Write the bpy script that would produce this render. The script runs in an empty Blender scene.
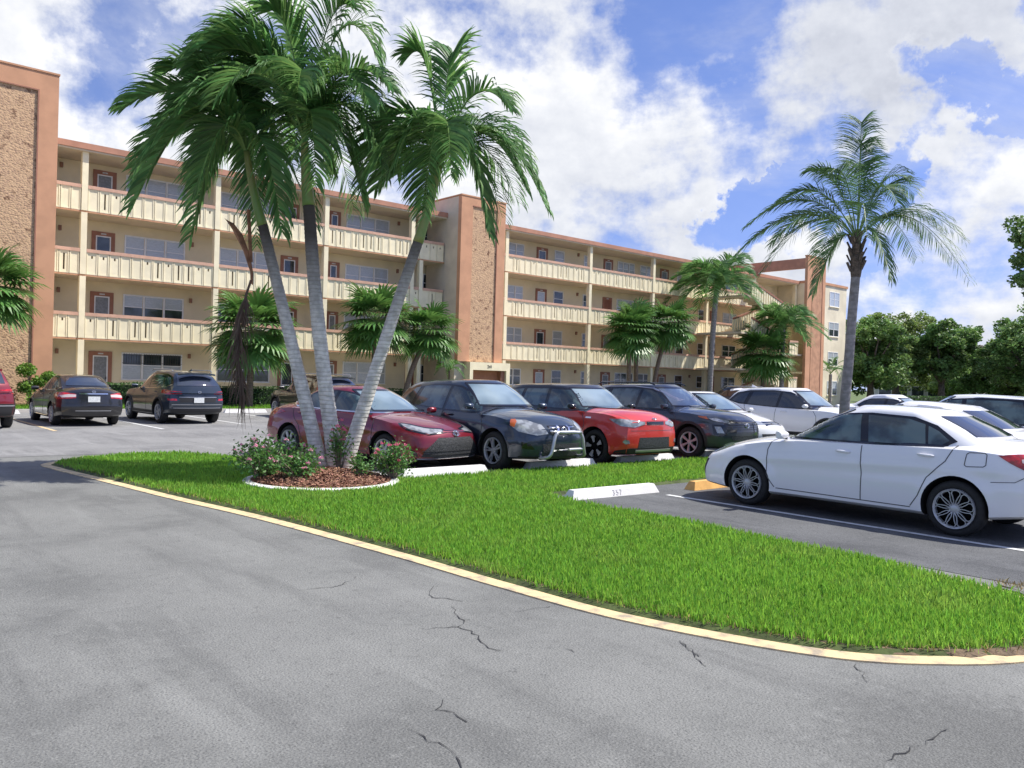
import bpy, bmesh, math, random
import numpy as np
from mathutils import Vector, Matrix
from mathutils.bvhtree import BVHTree
random.seed(7); RNG = np.random.default_rng(7)
R = math.radians; PI = math.pi
SC = bpy.context.scene; COL = SC.collection

# ------------------------------------------------------------------ helpers
def tag(o, label=None, cat=None, group=None, kind=None):
    if label: o['label'] = label
    if cat: o['category'] = cat
    if group: o['group'] = group
    if kind: o['kind'] = kind
    return o
ORG = {}
def empty(name, loc, rz=0, label=None, cat=None, group=None):
    o = bpy.data.objects.new(name, None); COL.objects.link(o)
    o.location = loc; o.rotation_euler = (0, 0, rz); o.empty_display_size = .3
    ORG[o.name] = Vector(loc)
    return tag(o, label, cat, group)
def mk(name, V, F, mats, parent=None, smooth=False, midx=None, world=True, loc=None):
    """link one mesh object; V in world space is shifted to its root's origin"""
    V = np.asarray(V, dtype=np.float32).reshape(-1, 3)
    off = Vector((0, 0, 0))
    if parent is not None:
        off = ORG.get(parent.name, off)
    elif loc is not None:
        off = Vector(loc)
    if world: V = V - np.array(off, dtype=np.float32)
    me = bpy.data.meshes.new(name)
    if isinstance(F, np.ndarray):
        n, k = F.shape
        me.vertices.add(len(V)); me.vertices.foreach_set('co', V.ravel())
        me.loops.add(n*k); me.loops.foreach_set('vertex_index', F.astype(np.int32).ravel())
        me.polygons.add(n); me.polygons.foreach_set('loop_start', np.arange(n, dtype=np.int32)*k)
        me.polygons.foreach_set('loop_total', np.full(n, k, dtype=np.int32))
        me.update(calc_edges=True)
    else:
        me.from_pydata([tuple(map(float, v)) for v in V], [], F)
    if not isinstance(mats, (list, tuple)): mats = [mats]
    for m in mats: me.materials.append(m)
    if midx is not None: me.polygons.foreach_set('material_index', np.asarray(midx, dtype=np.int32))
    if smooth is True: me.polygons.foreach_set('use_smooth', [True]*len(me.polygons))
    elif smooth:
        me.polygons.foreach_set('use_smooth', [True]*len(me.polygons))
        me.set_sharp_from_angle(angle=R(smooth))
    me.validate()
    o = bpy.data.objects.new(name, me); COL.objects.link(o)
    if parent is not None:
        o.parent = parent; ORG[o.name] = off
    else:
        if world: o.location = off
        ORG[o.name] = off
    return o
def copy_tree(o, parent=None):
    c = o.copy(); COL.objects.link(c); c.parent = parent
    ORG[c.name] = ORG.get(o.name, Vector((0, 0, 0)))
    for ch in list(o.children): copy_tree(ch, c)
    return c
class MB:
    def __init__(s): s.v = []; s.f = []; s.m = []
    def add(s, V, F, mi=0):
        b = len(s.v); s.v += [tuple(p) for p in V]; s.f += [tuple(i+b for i in f) for f in F]; s.m += [mi]*len(F)
    def box(s, x0, x1, y0, y1, z0, z1, mi=0):
        if x0 > x1: x0, x1 = x1, x0
        if y0 > y1: y0, y1 = y1, y0
        V = [(x0,y0,z0),(x1,y0,z0),(x1,y1,z0),(x0,y1,z0),(x0,y0,z1),(x1,y0,z1),(x1,y1,z1),(x0,y1,z1)]
        s.add(V, [(0,3,2,1),(4,5,6,7),(0,1,5,4),(1,2,6,5),(2,3,7,6),(3,0,4,7)], mi)
    def bar(s, a, b, w, h, mi=0, up=(0,0,1)):
        a = Vector(a); b = Vector(b); d = (b-a).normalized(); r = d.cross(Vector(up))
        if r.length < 1e-4: r = Vector((1,0,0))
        r.normalize(); u = r.cross(d)
        V = [p + r*(sx*w/2) + u*(sy*h/2) for p in (a, b) for sx, sy in ((-1,-1),(1,-1),(1,1),(-1,1))]
        s.add(V, [(0,1,2,3),(7,6,5,4),(0,4,5,1),(1,5,6,2),(2,6,7,3),(3,7,4,0)], mi)
    def tube(s, pts, rad, n=10, mi=0, cap=True):
        P = [Vector(p) for p in pts]; rings = []
        rad = rad if isinstance(rad, (list, tuple, np.ndarray)) else [rad]*len(P)
        ref = Vector((0,1,0))
        V = []; 
        for i, p in enumerate(P):
            t = (P[min(i+1, len(P)-1)] - P[max(i-1, 0)]).normalized()
            a = t.cross(ref)
            if a.length < .05: a = t.cross(Vector((1,0,0)))
            a.normalize(); b = t.cross(a)
            for k in range(n):
                th = 2*PI*k/n; V.append(p + (a*math.cos(th) + b*math.sin(th))*rad[i])
        F = [(i*n+k, i*n+(k+1)%n, (i+1)*n+(k+1)%n, (i+1)*n+k) for i in range(len(P)-1) for k in range(n)]
        if cap: F += [tuple(range(n-1, -1, -1)), tuple((len(P)-1)*n+k for k in range(n))]
        s.add(V, F, mi)
    def lathe(s, prof, axis='z', n=32, mi=0, c=(0,0,0), closed=False):
        V = []
        for (r, h) in prof:
            for k in range(n):
                a = 2*PI*k/n
                if axis == 'z': V.append((c[0]+r*math.cos(a), c[1]+r*math.sin(a), c[2]+h))
                else: V.append((c[0]+r*math.cos(a), c[1]+h, c[2]+r*math.sin(a)))
        m = len(prof); F = []
        for i in range(m-1 if not closed else m):
            j = (i+1) % m
            for k in range(n):
                q = (i*n+k, i*n+(k+1)%n, j*n+(k+1)%n, j*n+k)
                F.append(q if axis == 'z' else q[::-1])
        s.add(V, F, mi)
    def build(s, name, mats, parent=None, smooth=False, world=True, loc=None):
        return mk(name, s.v, s.f, mats, parent, smooth, s.m, world, loc)

# ------------------------------------------------------------------ materials
def nn(nt, typ, **kw):
    n = nt.nodes.new(typ)
    for k, v in kw.items():
        if k.startswith('i_'): n.inputs[k[2:].replace('_', ' ')].default_value = v
        else: setattr(n, k, v)
    return n
def mat(name, col, rough=.8, var=.0, scale=5., bump=0., bscale=40., metal=0., coat=0., spec=.5, col2=None, detail=5., island=0., transl=0., trans_col=None, ramp=(.4,.6), coords='Object', stretch=None, flake=False, sheen=0):
    m = bpy.data.materials.new(name); m.use_nodes = True; nt = m.node_tree; nt.nodes.clear()
    out = nn(nt, 'ShaderNodeOutputMaterial'); bs = nn(nt, 'ShaderNodeBsdfPrincipled')
    L = nt.links.new; L(bs.outputs[0], out.inputs[0])
    bs.inputs['Base Color'].default_value = (*col, 1); bs.inputs['Roughness'].default_value = rough
    bs.inputs['Metallic'].default_value = metal; bs.inputs['Coat Weight'].default_value = coat
    bs.inputs['Coat Roughness'].default_value = .03; bs.inputs['Specular IOR Level'].default_value = spec
    tc = nn(nt, 'ShaderNodeTexCoord'); src = tc.outputs[coords]
    if stretch:
        mp = nn(nt, 'ShaderNodeMapping'); mp.inputs['Scale'].default_value = stretch; L(src, mp.inputs[0]); src = mp.outputs[0]
    cur = None
    if var > 0 or col2:
        no = nn(nt, 'ShaderNodeTexNoise'); no.inputs['Scale'].default_value = scale; no.inputs['Detail'].default_value = detail
        L(src, no.inputs['Vector'])
        mr = nn(nt, 'ShaderNodeMapRange'); mr.inputs[1].default_value = ramp[0]; mr.inputs[2].default_value = ramp[1]; L(no.outputs[0], mr.inputs[0])
        mx = nn(nt, 'ShaderNodeMix', data_type='RGBA'); L(mr.outputs[0], mx.inputs[0])
        c2 = col2 if col2 else tuple(max(0, c*(1-var)) for c in col)
        c1 = col if col2 else tuple(min(1, c*(1+var)) for c in col)
        mx.inputs[6].default_value = (*c1, 1); mx.inputs[7].default_value = (*c2, 1); cur = mx.outputs[2]
    if island > 0:
        ge = nn(nt, 'ShaderNodeNewGeometry'); hs = nn(nt, 'ShaderNodeHueSaturation')
        mr = nn(nt, 'ShaderNodeMapRange'); mr.inputs[3].default_value = 1-island; mr.inputs[4].default_value = 1+island
        L(ge.outputs['Random Per Island'], mr.inputs[0]); L(mr.outputs[0], hs.inputs['Value'])
        mh = nn(nt, 'ShaderNodeMapRange'); mh.inputs[3].default_value = .5-island*.05; mh.inputs[4].default_value = .5+island*.03
        mm = nn(nt, 'ShaderNodeMath', operation='FRACT'); m2 = nn(nt, 'ShaderNodeMath', operation='MULTIPLY'); m2.inputs[1].default_value = 7.13
        L(ge.outputs['Random Per Island'], m2.inputs[0]); L(m2.outputs[0], mm.inputs[0]); L(mm.outputs[0], mh.inputs[0]); L(mh.outputs[0], hs.inputs['Hue'])
        if cur: L(cur, hs.inputs['Color'])
        else: hs.inputs['Color'].default_value = (*col, 1)
        cur = hs.outputs[0]
    if cur: L(cur, bs.inputs['Base Color'])
    if bump > 0:
        nb = nn(nt, 'ShaderNodeTexNoise'); nb.inputs['Scale'].default_value = bscale; nb.inputs['Detail'].default_value = 4; L(src, nb.inputs['Vector'])
        bp = nn(nt, 'ShaderNodeBump'); bp.inputs['Strength'].default_value = bump; bp.inputs['Distance'].default_value = .02
        L(nb.outputs[0], bp.inputs['Height']); L(bp.outputs[0], bs.inputs['Normal'])
    if transl > 0:
        tr = nn(nt, 'ShaderNodeBsdfTranslucent'); ms = nn(nt, 'ShaderNodeMixShader'); ms.inputs[0].default_value = transl
        hs2 = nn(nt, 'ShaderNodeHueSaturation'); hs2.inputs['Value'].default_value = 1.6; hs2.inputs['Hue'].default_value = .485
        if cur: L(cur, hs2.inputs['Color'])
        else: hs2.inputs['Color'].default_value = (*col, 1)
        L(hs2.outputs[0], tr.inputs[0]); L(bs.outputs[0], ms.inputs[1]); L(tr.outputs[0], ms.inputs[2]); L(ms.outputs[0], out.inputs[0])
    m.diffuse_color = (*col, 1)
    return m
M = {}
M['salmon'] = mat('salmon_stucco', (.58,.305,.175), .85, .07, 1.3, .25, 60)
M['salmon_dark'] = mat('salmon_trim', (.33,.15,.095), .7, .08, 3)
M['fascia'] = mat('roof_fascia', (.47,.23,.15), .8, .08, 2)
M['cap'] = mat('railing_cap_paint', (.62,.37,.26), .7, .08, 4)
M['cream'] = mat('cream_paint', (.88,.78,.54), .7, .05, 2.0, .1, 50)
M['cream_wall'] = mat('cream_stucco', (.80,.69,.47), .88, .06, .8, .3, 70)
M['end_wall'] = mat('end_wall_stucco', (.82,.73,.54), .88, .09, .7, .3, 60)
M['shaded_side'] = mat('tower_side_shaded', (.62,.54,.42), .9, .08, .9, .3, 60)  # cream side wall, its shade put into a greyer colour
M['soffit'] = mat('soffit_plaster', (.70,.59,.44), .9, .05, 1.5)
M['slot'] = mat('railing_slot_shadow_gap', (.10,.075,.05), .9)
M['white_frame'] = mat('white_window_frame', (.82,.82,.81), .5, .04, 6)
M['door_brown'] = mat('brown_door', (.28,.10,.05), .6, .1, 8)
M['screen'] = mat('storm_door_screen', (.22,.23,.24), .45, .15, 12)
M['blind'] = mat('white_blinds_glass', (.46,.50,.53), .22, .12, 9, coat=.6, stretch=(1,1,8))
M['glassdark'] = mat('dark_window_glass', (.045,.055,.065), .08, .3, 2.5, coat=.6)
M['grille_bars'] = mat('window_bars', (.05,.05,.05), .6)
M['garage'] = mat('portal_rust_brown', (.42,.17,.09), .8, .08, 2)
M['darkhole'] = mat('dark_opening', (.02,.018,.016), .9)
M['black_text'] = mat('black_lettering', (.03,.03,.03), .7)
M['lamp_metal'] = mat('bronze_lamp', (.30,.15,.09), .5)
def pebble():
    m = mat('pebble_panel', (.50,.33,.19), .9); nt = m.node_tree; L = nt.links.new; bs = [n for n in nt.nodes if n.type == 'BSDF_PRINCIPLED'][0]
    tc = nn(nt, 'ShaderNodeTexCoord'); vo = nn(nt, 'ShaderNodeTexVoronoi'); vo.inputs['Scale'].default_value = 13
    mp = nn(nt, 'ShaderNodeMapping'); mp.inputs['Scale'].default_value = (1, 1, 1.25); L(tc.outputs['Object'], mp.inputs[0])
    L(mp.outputs[0], vo.inputs['Vector'])
    n1 = nn(nt, 'ShaderNodeTexNoise'); n1.inputs['Scale'].default_value = 1.1; n1.inputs['Detail'].default_value = 4; L(mp.outputs[0], n1.inputs['Vector'])
    n2 = nn(nt, 'ShaderNodeTexNoise'); n2.inputs['Scale'].default_value = 5.; n2.inputs['Detail'].default_value = 3; L(mp.outputs[0], n2.inputs['Vector'])
    cr = nn(nt, 'ShaderNodeValToRGB'); e = cr.color_ramp.elements
    e[0].position = 0; e[0].color = (.66,.44,.26,1); e[1].position = 1; e[1].color = (.42,.26,.17,1)
    e2 = e.new(.45); e2.color = (.58,.38,.22,1)
    L(vo.outputs['Color'], cr.inputs[0])
    mr = nn(nt, 'ShaderNodeMapRange'); mr.inputs[1].default_value = .56; mr.inputs[2].default_value = .66; L(n2.outputs[0], mr.inputs[0])
    ml = nn(nt, 'ShaderNodeMath', operation='MULTIPLY'); m3 = nn(nt, 'ShaderNodeMapRange'); m3.inputs[1].default_value = .35; m3.inputs[2].default_value = .6; L(n1.outputs[0], m3.inputs[0])
    L(mr.outputs[0], ml.inputs[0]); L(m3.outputs[0], ml.inputs[1])
    mx = nn(nt, 'ShaderNodeMix', data_type='RGBA'); L(ml.outputs[0], mx.inputs[0]); L(cr.outputs[0], mx.inputs[6]); mx.inputs[7].default_value = (.20,.105,.06,1)
    L(mx.outputs[2], bs.inputs['Base Color'])
    bp = nn(nt, 'ShaderNodeBump'); bp.inputs['Strength'].default_value = .6; bp.inputs['Distance'].default_value = .025; bp.invert = True
    L(vo.outputs['Distance'], bp.inputs['Height']); L(bp.outputs[0], bs.inputs['Normal'])
    return m
M['pebble'] = pebble()
def asphalt(name, base, dark, light, streak=True):
    m = mat(name, base, .88); nt = m.node_tree; L = nt.links.new; bs = [n for n in nt.nodes if n.type == 'BSDF_PRINCIPLED'][0]
    tc = nn(nt, 'ShaderNodeTexCoord'); O = tc.outputs['Object']
    # broad wear, drawn out along the drive lane
    mp = nn(nt, 'ShaderNodeMapping'); mp.inputs['Rotation'].default_value = (0, 0, R(8)); mp.inputs['Scale'].default_value = (1.0, .16, 1); L(O, mp.inputs[0])
    n1 = nn(nt, 'ShaderNodeTexNoise'); n1.inputs['Scale'].default_value = 1.7; n1.inputs['Detail'].default_value = 6; n1.inputs['Roughness'].default_value = .6; L(mp.outputs[0], n1.inputs['Vector'])
    n2 = nn(nt, 'ShaderNodeTexNoise'); n2.inputs['Scale'].default_value = .55; n2.inputs['Detail'].default_value = 7; n2.inputs['Roughness'].default_value = .65; L(O, n2.inputs['Vector'])
    n3 = nn(nt, 'ShaderNodeTexNoise'); n3.inputs['Scale'].default_value = 85; n3.inputs['Detail'].default_value = 3; n3.inputs['Roughness'].default_value = .8; L(O, n3.inputs['Vector'])
    vo = nn(nt, 'ShaderNodeTexVoronoi'); vo.inputs['Scale'].default_value = 70; L(O, vo.inputs['Vector'])
    def rng(src, a, b, c, d):
        r_ = nn(nt, 'ShaderNodeMapRange'); r_.inputs[1].default_value = a; r_.inputs[2].default_value = b; r_.inputs[3].default_value = c; r_.inputs[4].default_value = d; L(src, r_.inputs[0]); return r_.outputs[0]
    def mix(f, a, b, mode='MIX'):
        x = nn(nt, 'ShaderNodeMix', data_type='RGBA', blend_type=mode)
        if isinstance(f, float): x.inputs[0].default_value = f
        else: L(f, x.inputs[0])
        for i, q in ((6, a), (7, b)):
            if isinstance(q, tuple): x.inputs[i].default_value = (*q, 1)
            else: L(q, x.inputs[i])
        return x.outputs[2]
    c = mix(rng(n2.outputs[0], .38, .60, 0, 1), base, light)
    c = mix(rng(n2.outputs[0], .47, .36, 0, .45), c, dark)
    c = mix(rng(n1.outputs[0], .46, .32, 0, .6), c, dark)
    c = mix(rng(n1.outputs[0], .56, .68, 0, .8), c, tuple(q*1.15 for q in light))
    n4 = nn(nt, 'ShaderNodeTexNoise'); n4.inputs['Scale'].default_value = 13; n4.inputs['Detail'].default_value = 8; n4.inputs['Roughness'].default_value = .75; L(O, n4.inputs['Vector'])
    c = mix(rng(n4.outputs[0], .56, .66, 0, .55), c, tuple(q*1.25 for q in light))
    c = mix(rng(n4.outputs[0], .44, .34, 0, .6), c, tuple(q*.8 for q in dark))
    c = mix(rng(n3.outputs[0], .56, .70, 0, .5), c, tuple(min(1, q*1.75) for q in light))
    c = mix(rng(n3.outputs[0], .46, .36, 0, .75), c, tuple(q*.40 for q in dark))
    if streak == 'worn':   # ravelled, stony area where the binder has worn off
        vd = nn(nt, 'ShaderNodeVectorMath', operation='DISTANCE'); vd.inputs[1].default_value = (4.15, 1.30, 0); L(O, vd.inputs[0])
        nd = nn(nt, 'ShaderNodeMath', operation='MULTIPLY_ADD'); L(n4.outputs[0], nd.inputs[0]); nd.inputs[1].default_value = 1.1; L(vd.outputs['Value'], nd.inputs[2])
        wm = rng(nd.outputs[0], 1.45, 1.05, 0, 1)
        vo2 = nn(nt, 'ShaderNodeTexVoronoi'); vo2.inputs['Scale'].default_value = 120; L(O, vo2.inputs['Vector'])
        st = mix(rng(vo2.outputs['Distance'], .2, .7, 0, 1), base, tuple(q*.55 for q in dark)); wq = nn(nt, 'ShaderNodeMath', operation='MULTIPLY'); L(wm, wq.inputs[0]); wq.inputs[1].default_value = .6; c = mix(wq.outputs[0], c, st)
    L(c, bs.inputs['Base Color'])
    ad = nn(nt, 'ShaderNodeMath', operation='ADD'); L(n3.outputs[0], ad.inputs[0]); L(vo.outputs[0], ad.inputs[1])
    bp = nn(nt, 'ShaderNodeBump'); bp.inputs['Strength'].default_value = .55; bp.inputs['Distance'].default_value = .008
    L(ad.outputs[0], bp.inputs['Height']); L(bp.outputs[0], bs.inputs['Normal'])
    return m
M['asphalt'] = asphalt('asphalt_driveway', (.155,.158,.150), (.105,.107,.103), (.200,.203,.192), 'worn')
M['asphalt_lot'] = asphalt('asphalt_sunlit_tone', (.200,.200,.198), (.135,.135,.137), (.255,.255,.25))  # lighter than the driveway: sunlight on the lot is painted in
M['asphalt_dark'] = asphalt('asphalt_stall', (.078,.081,.085), (.045,.048,.052), (.12,.124,.128))
M['crack'] = mat('crack_black', (.03,.03,.032), .95)
M['yellow'] = mat('yellow_edging_paint', (.68,.52,.29), .9, .1, 7, .3, 60, col2=(.36,.30,.22), ramp=(.48,.66), detail=9)
M['white_paint'] = mat('white_line_paint', (.62,.63,.62), .8, .12, 9, .2, 80, col2=(.38,.38,.38), ramp=(.55,.75))
M['concrete'] = mat('white_painted_concrete', (.72,.71,.69), .85, .06, 5, .3, 50)
M['stop_orange'] = mat('yellow_painted_concrete', (.70,.40,.13), .85, .1, 6, .3, 50)
M['kerb'] = mat('kerb_concrete', (.52,.49,.44), .9, .1, 3, .3, 50)
M['soil'] = mat('soil_under_grass', (.055,.075,.02), .95, .3, 6, .6, 25)
M['earth'] = mat('bare_brown_soil', (.15,.105,.065), .95, .3, 9, .8, 30)
M['ground'] = mat('ground_green', (.09,.13,.035), .95, .25, .3)
M['grass'] = mat('grass_blades', (.165,.370,.045), .55, island=.33, transl=.40, spec=.25, col2=(.20,.37,.06), scale=1.3, ramp=(.50,.72))
M['grass_dry'] = mat('straw_blades', (.36,.27,.10), .8, island=.25)
M['mulch'] = mat('mulch_chips', (.30,.16,.10), .9, island=.4, bump=.3)
M['mulch_base'] = mat('mulch_base', (.16,.07,.04), .95, .3, 25, .8, 60)
M['frond'] = mat('palm_leaflet', (.105,.235,.070), .45, island=.45, transl=.40, spec=.35)
M['frond_lt'] = mat('queen_palm_leaflet', (.075,.165,.060), .60, island=.35, transl=.25)
M['fanleaf'] = mat('fan_palm_leaf', (.085,.205,.045), .42, island=.32, transl=.22)
M['rachis'] = mat('palm_rachis', (.16,.26,.06), .5)
M['crownshaft'] = mat('crownshaft_green', (.19,.30,.075), .42, .14, 3, .08, 30, col2=(.30,.30,.10), stretch=(1,1,.4))
M['dead'] = mat('dead_frond', (.11,.075,.05), .8, island=.35, transl=.1)
M['dead_sheath'] = mat('dead_sheath', (.30,.14,.07), .7, .3, 6)
M['boots'] = mat('palm_boots', (.13,.10,.08), .9, .3, 14, .8, 25)
M['hedge_leaf'] = mat('hedge_leaf', (.055,.13,.03), .5, island=.4, transl=.2)
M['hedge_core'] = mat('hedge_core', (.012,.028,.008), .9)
M['tree_leaf'] = mat('broadleaf_foliage', (.125,.235,.065), .55, island=.42, transl=.25, var=.35, scale=.35)
M['tree_leaf2'] = mat('broadleaf_foliage_pale', (.18,.27,.075), .55, island=.42, transl=.3, var=.3, scale=.4)
M['bark'] = mat('tree_bark', (.17,.14,.11), .9, .25, 5, .6, 20)
M['shrub_leaf'] = mat('shrub_leaf', (.085,.21,.045), .45, island=.38, transl=.25)
M['lime_leaf'] = mat('lime_leaf', (.12,.24,.03), .5, island=.3, transl=.25)
M['pink'] = mat('pink_petals', (.75,.16,.26), .6, island=.35, transl=.2)
M['pale_pink'] = mat('pale_pink_petals', (.80,.34,.46), .6, island=.25, transl=.2)
M['dark_plant'] = mat('bronze_plant_leaf', (.12,.06,.03), .5, island=.4, transl=.2)
def trunk_mat(name, c1, c2, ring, green=None):
    m = mat(name, c1, .85); nt = m.node_tree; L = nt.links.new; bs = [n for n in nt.nodes if n.type == 'BSDF_PRINCIPLED'][0]
    tc = nn(nt, 'ShaderNodeTexCoord'); sp = nn(nt, 'ShaderNodeSeparateXYZ'); L(tc.outputs['Object'], sp.inputs[0])
    n1 = nn(nt, 'ShaderNodeTexNoise'); n1.inputs['Scale'].default_value = 3; n1.inputs['Detail'].default_value = 5; L(tc.outputs['Object'], n1.inputs['Vector'])
    a = nn(nt, 'ShaderNodeMath', operation='MULTIPLY_ADD'); L(n1.outputs[0], a.inputs[0]); a.inputs[1].default_value = .10; L(sp.outputs[2], a.inputs[2])
    mu = nn(nt, 'ShaderNodeMath', operation='MULTIPLY'); mu.inputs[1].default_value = ring; L(a.outputs[0], mu.inputs[0])
    fr = nn(nt, 'ShaderNodeMath', operation='FRACT'); L(mu.outputs[0], fr.inputs[0])
    mr = nn(nt, 'ShaderNodeMapRange'); mr.inputs[1].default_value = .0; mr.inputs[2].default_value = .3; mr.inputs[3].default_value = 1; mr.inputs[4].default_value = 0; L(fr.outputs[0], mr.inputs[0])
    n2 = nn(nt, 'ShaderNodeTexNoise'); n2.inputs['Scale'].default_value = 9; n2.inputs['Detail'].default_value = 6; L(tc.outputs['Object'], n2.inputs['Vector'])
    m2 = nn(nt, 'ShaderNodeMapRange'); m2.inputs[1].default_value = .40; m2.inputs[2].default_value = .62; L(n2.outputs[0], m2.inputs[0])
    mx = nn(nt, 'ShaderNodeMix', data_type='RGBA'); mx.inputs[6].default_value = (*c1, 1); mx.inputs[7].default_value = (*[q*.68 for q in c1], 1); L(m2.outputs[0], mx.inputs[0])
    mm = nn(nt, 'ShaderNodeMath', operation='MULTIPLY'); mm.inputs[1].default_value = .6; L(mr.outputs[0], mm.inputs[0])
    my = nn(nt, 'ShaderNodeMix', data_type='RGBA'); L(mx.outputs[2], my.inputs[6]); my.inputs[7].default_value = (*c2, 1); L(mm.outputs[0], my.inputs[0])
    # sunlit lower trunk painted pale, shade under the crown painted dark
    mh = nn(nt, 'ShaderNodeMapRange'); mh.inputs[1].default_value = 2.3; mh.inputs[2].default_value = 4.0; L(a.outputs[0], mh.inputs[0])
    mz = nn(nt, 'ShaderNodeMix', data_type='RGBA'); L(my.outputs[2], mz.inputs[6]); mz.inputs[7].default_value = (*(green or c1), 1); L(mh.outputs[0], mz.inputs[0])
    if green: L(mz.outputs[2], bs.inputs['Base Color'])
    else: L(my.outputs[2], bs.inputs['Base Color'])
    ad = nn(nt, 'ShaderNodeMath', operation='ADD'); L(mr.outputs[0], ad.inputs[0]); L(n2.outputs[0], ad.inputs[1])
    bp = nn(nt, 'ShaderNodeBump'); bp.inputs['Strength'].default_value = .5; bp.inputs['Distance'].default_value = .015; bp.invert = True
    L(ad.outputs[0], bp.inputs['Height']); L(bp.outputs[0], bs.inputs['Normal'])
    return m
M['trunk'] = trunk_mat('palm_trunk_ringed', (.80,.76,.68), (.40,.37,.32), 15, green=(.085,.07,.06))  # pale lower and dark upper colours imitate sun and crown shade
M['trunk_grey'] = trunk_mat('palm_trunk_grey', (.30,.28,.27), (.18,.17,.16), 5)
M['trunk_brown'] = trunk_mat('palm_trunk_brown', (.22,.16,.12), (.12,.09,.06), 9)
# car materials
def paint(name, col, metal=.0, rough=.38):
    return mat(name, col, rough, coat=1.0, metal=metal, spec=.5)
M['p_white'] = paint('paint_white', (.82,.82,.83), rough=.5)
M['p_white2'] = paint('paint_pearl', (.70,.71,.72), rough=.5)
M['p_maroon'] = paint('paint_maroon', (.20,.010,.022), .25, .32)
M['p_red'] = paint('paint_red', (.60,.038,.025), .1, .35)
M['p_navy'] = paint('paint_navy', (.020,.035,.060), .35, .3)
M['p_slate'] = paint('paint_slate', (.040,.050,.068), .4, .32)
M['p_black'] = paint('paint_black', (.012,.012,.014), .1, .3)
M['p_darkbrown'] = paint('paint_dark_brown', (.025,.020,.020), .2, .3)
M['p_darkblue'] = paint('paint_dark_blue', (.022,.035,.055), .3, .3)
M['p_darkred'] = paint('paint_dark_red', (.20,.012,.022), .2, .3)
M['p_silver'] = paint('paint_silver', (.48,.50,.52), .5, .35)
M['trim'] = mat('black_plastic', (.018,.018,.02), .55)
M['gap'] = mat('panel_gap', (.09,.09,.095), .8)
M['gloss_black'] = mat('gloss_black', (.008,.008,.01), .12, coat=.5)
M['tyre'] = mat('tyre_rubber', (.018,.018,.018), .8, .2, 20)
M['alloy'] = mat('alloy_wheel', (.48,.49,.51), .38, metal=.45)
M['rim_dark'] = mat('rim_inner_dark', (.006,.006,.007), .85, spec=.1)
M['chrome'] = mat('chrome', (.75,.76,.78), .12, metal=1)
M['satin'] = mat('satin_silver', (.50,.51,.53), .35, metal=.7)
M['well'] = mat('wheel_well', (.006,.006,.006), .95)
M['glass'] = mat('car_glass_side', (.020,.038,.040), .04, .5, 2.6, coat=.8, spec=.8, col2=(.10,.155,.15), ramp=(.47,.60), detail=3)
M['glass_tint'] = mat('car_glass_tinted', (.010,.014,.018), .04, coat=1, spec=.9)
M['glass_ws'] = mat('car_windshield', (.14,.20,.23), .05, .4, 1.6, coat=1, spec=1, col2=(.26,.34,.38), ramp=(.42,.58), detail=1.5)
M['glass_rear'] = mat('car_rear_glass', (.03,.04,.06), .05, coat=1, spec=1)
M['head'] = mat('headlamp_lens', (.42,.44,.45), .1, .5, 9, coat=1, metal=.2, col2=(.22,.23,.24), ramp=(.45,.6), detail=1)
M['amber'] = mat('amber_lens', (.50,.12,.04), .15, coat=1)
M['tail'] = mat('tail_lamp_red', (.42,.012,.016), .12, .4, 15, coat=1)
M['tail_w'] = mat('tail_lamp_clear', (.62,.52,.50), .12, coat=1)
M['plate'] = mat('licence_plate', (.70,.72,.70), .5, .1, 30)
M['mesh'] = mat('grille_mesh', (.03,.032,.035), .5, .6, 60, .8, 90)
M['emblem'] = mat('emblem_chrome', (.6,.62,.66), .2, metal=.9)
# ------------------------------------------------------------------ vehicles
def crv(pts, s=.07):
    xs = np.array([p[0] for p in pts], float); ys = np.array([p[1] for p in pts], float)
    g = np.linspace(xs[0]-.5, xs[-1]+.5, 600); y = np.interp(g, xs, ys); dx = g[1]-g[0]
    k = np.arange(-int(3*s/dx)-1, int(3*s/dx)+2)*dx; w = np.exp(-.5*(k/s)**2); w /= w.sum()
    yp = np.pad(y, len(k)//2, mode='edge'); ysm = np.convolve(yp, w, mode='valid')
    return lambda x: float(np.interp(x, g, ysm))
def boxgrid(N, Mn, K, fn):
    """closed surface of a box-mapped grid; fn(i/N, 2j/M-1, k/K) -> point"""
    idx = {}; V = []; F = []
    def vid(i, j, k):
        if (i, j, k) not in idx:
            idx[(i, j, k)] = len(V); V.append(fn(i/N, 2*j/Mn-1, k/K))
        return idx[(i, j, k)]
    for i in range(N):
        for j in range(Mn):
            F.append((vid(i,j,K), vid(i+1,j,K), vid(i+1,j+1,K), vid(i,j+1,K)))
            F.append((vid(i,j,0), vid(i,j+1,0), vid(i+1,j+1,0), vid(i+1,j,0)))
    for i in range(N):
        for k in range(K):
            F.append((vid(i,0,k), vid(i+1,0,k), vid(i+1,0,k+1), vid(i,0,k+1)))
            F.append((vid(i,Mn,k), vid(i,Mn,k+1), vid(i+1,Mn,k+1), vid(i+1,Mn,k)))
    for j in range(Mn):
        for k in range(K):
            F.append((vid(N,j,k), vid(N,j+1,k), vid(N,j+1,k+1), vid(N,j,k+1)))
            F.append((vid(0,j,k), vid(0,j,k+1), vid(0,j+1,k+1), vid(0,j+1,k)))
    return V, F
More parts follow.
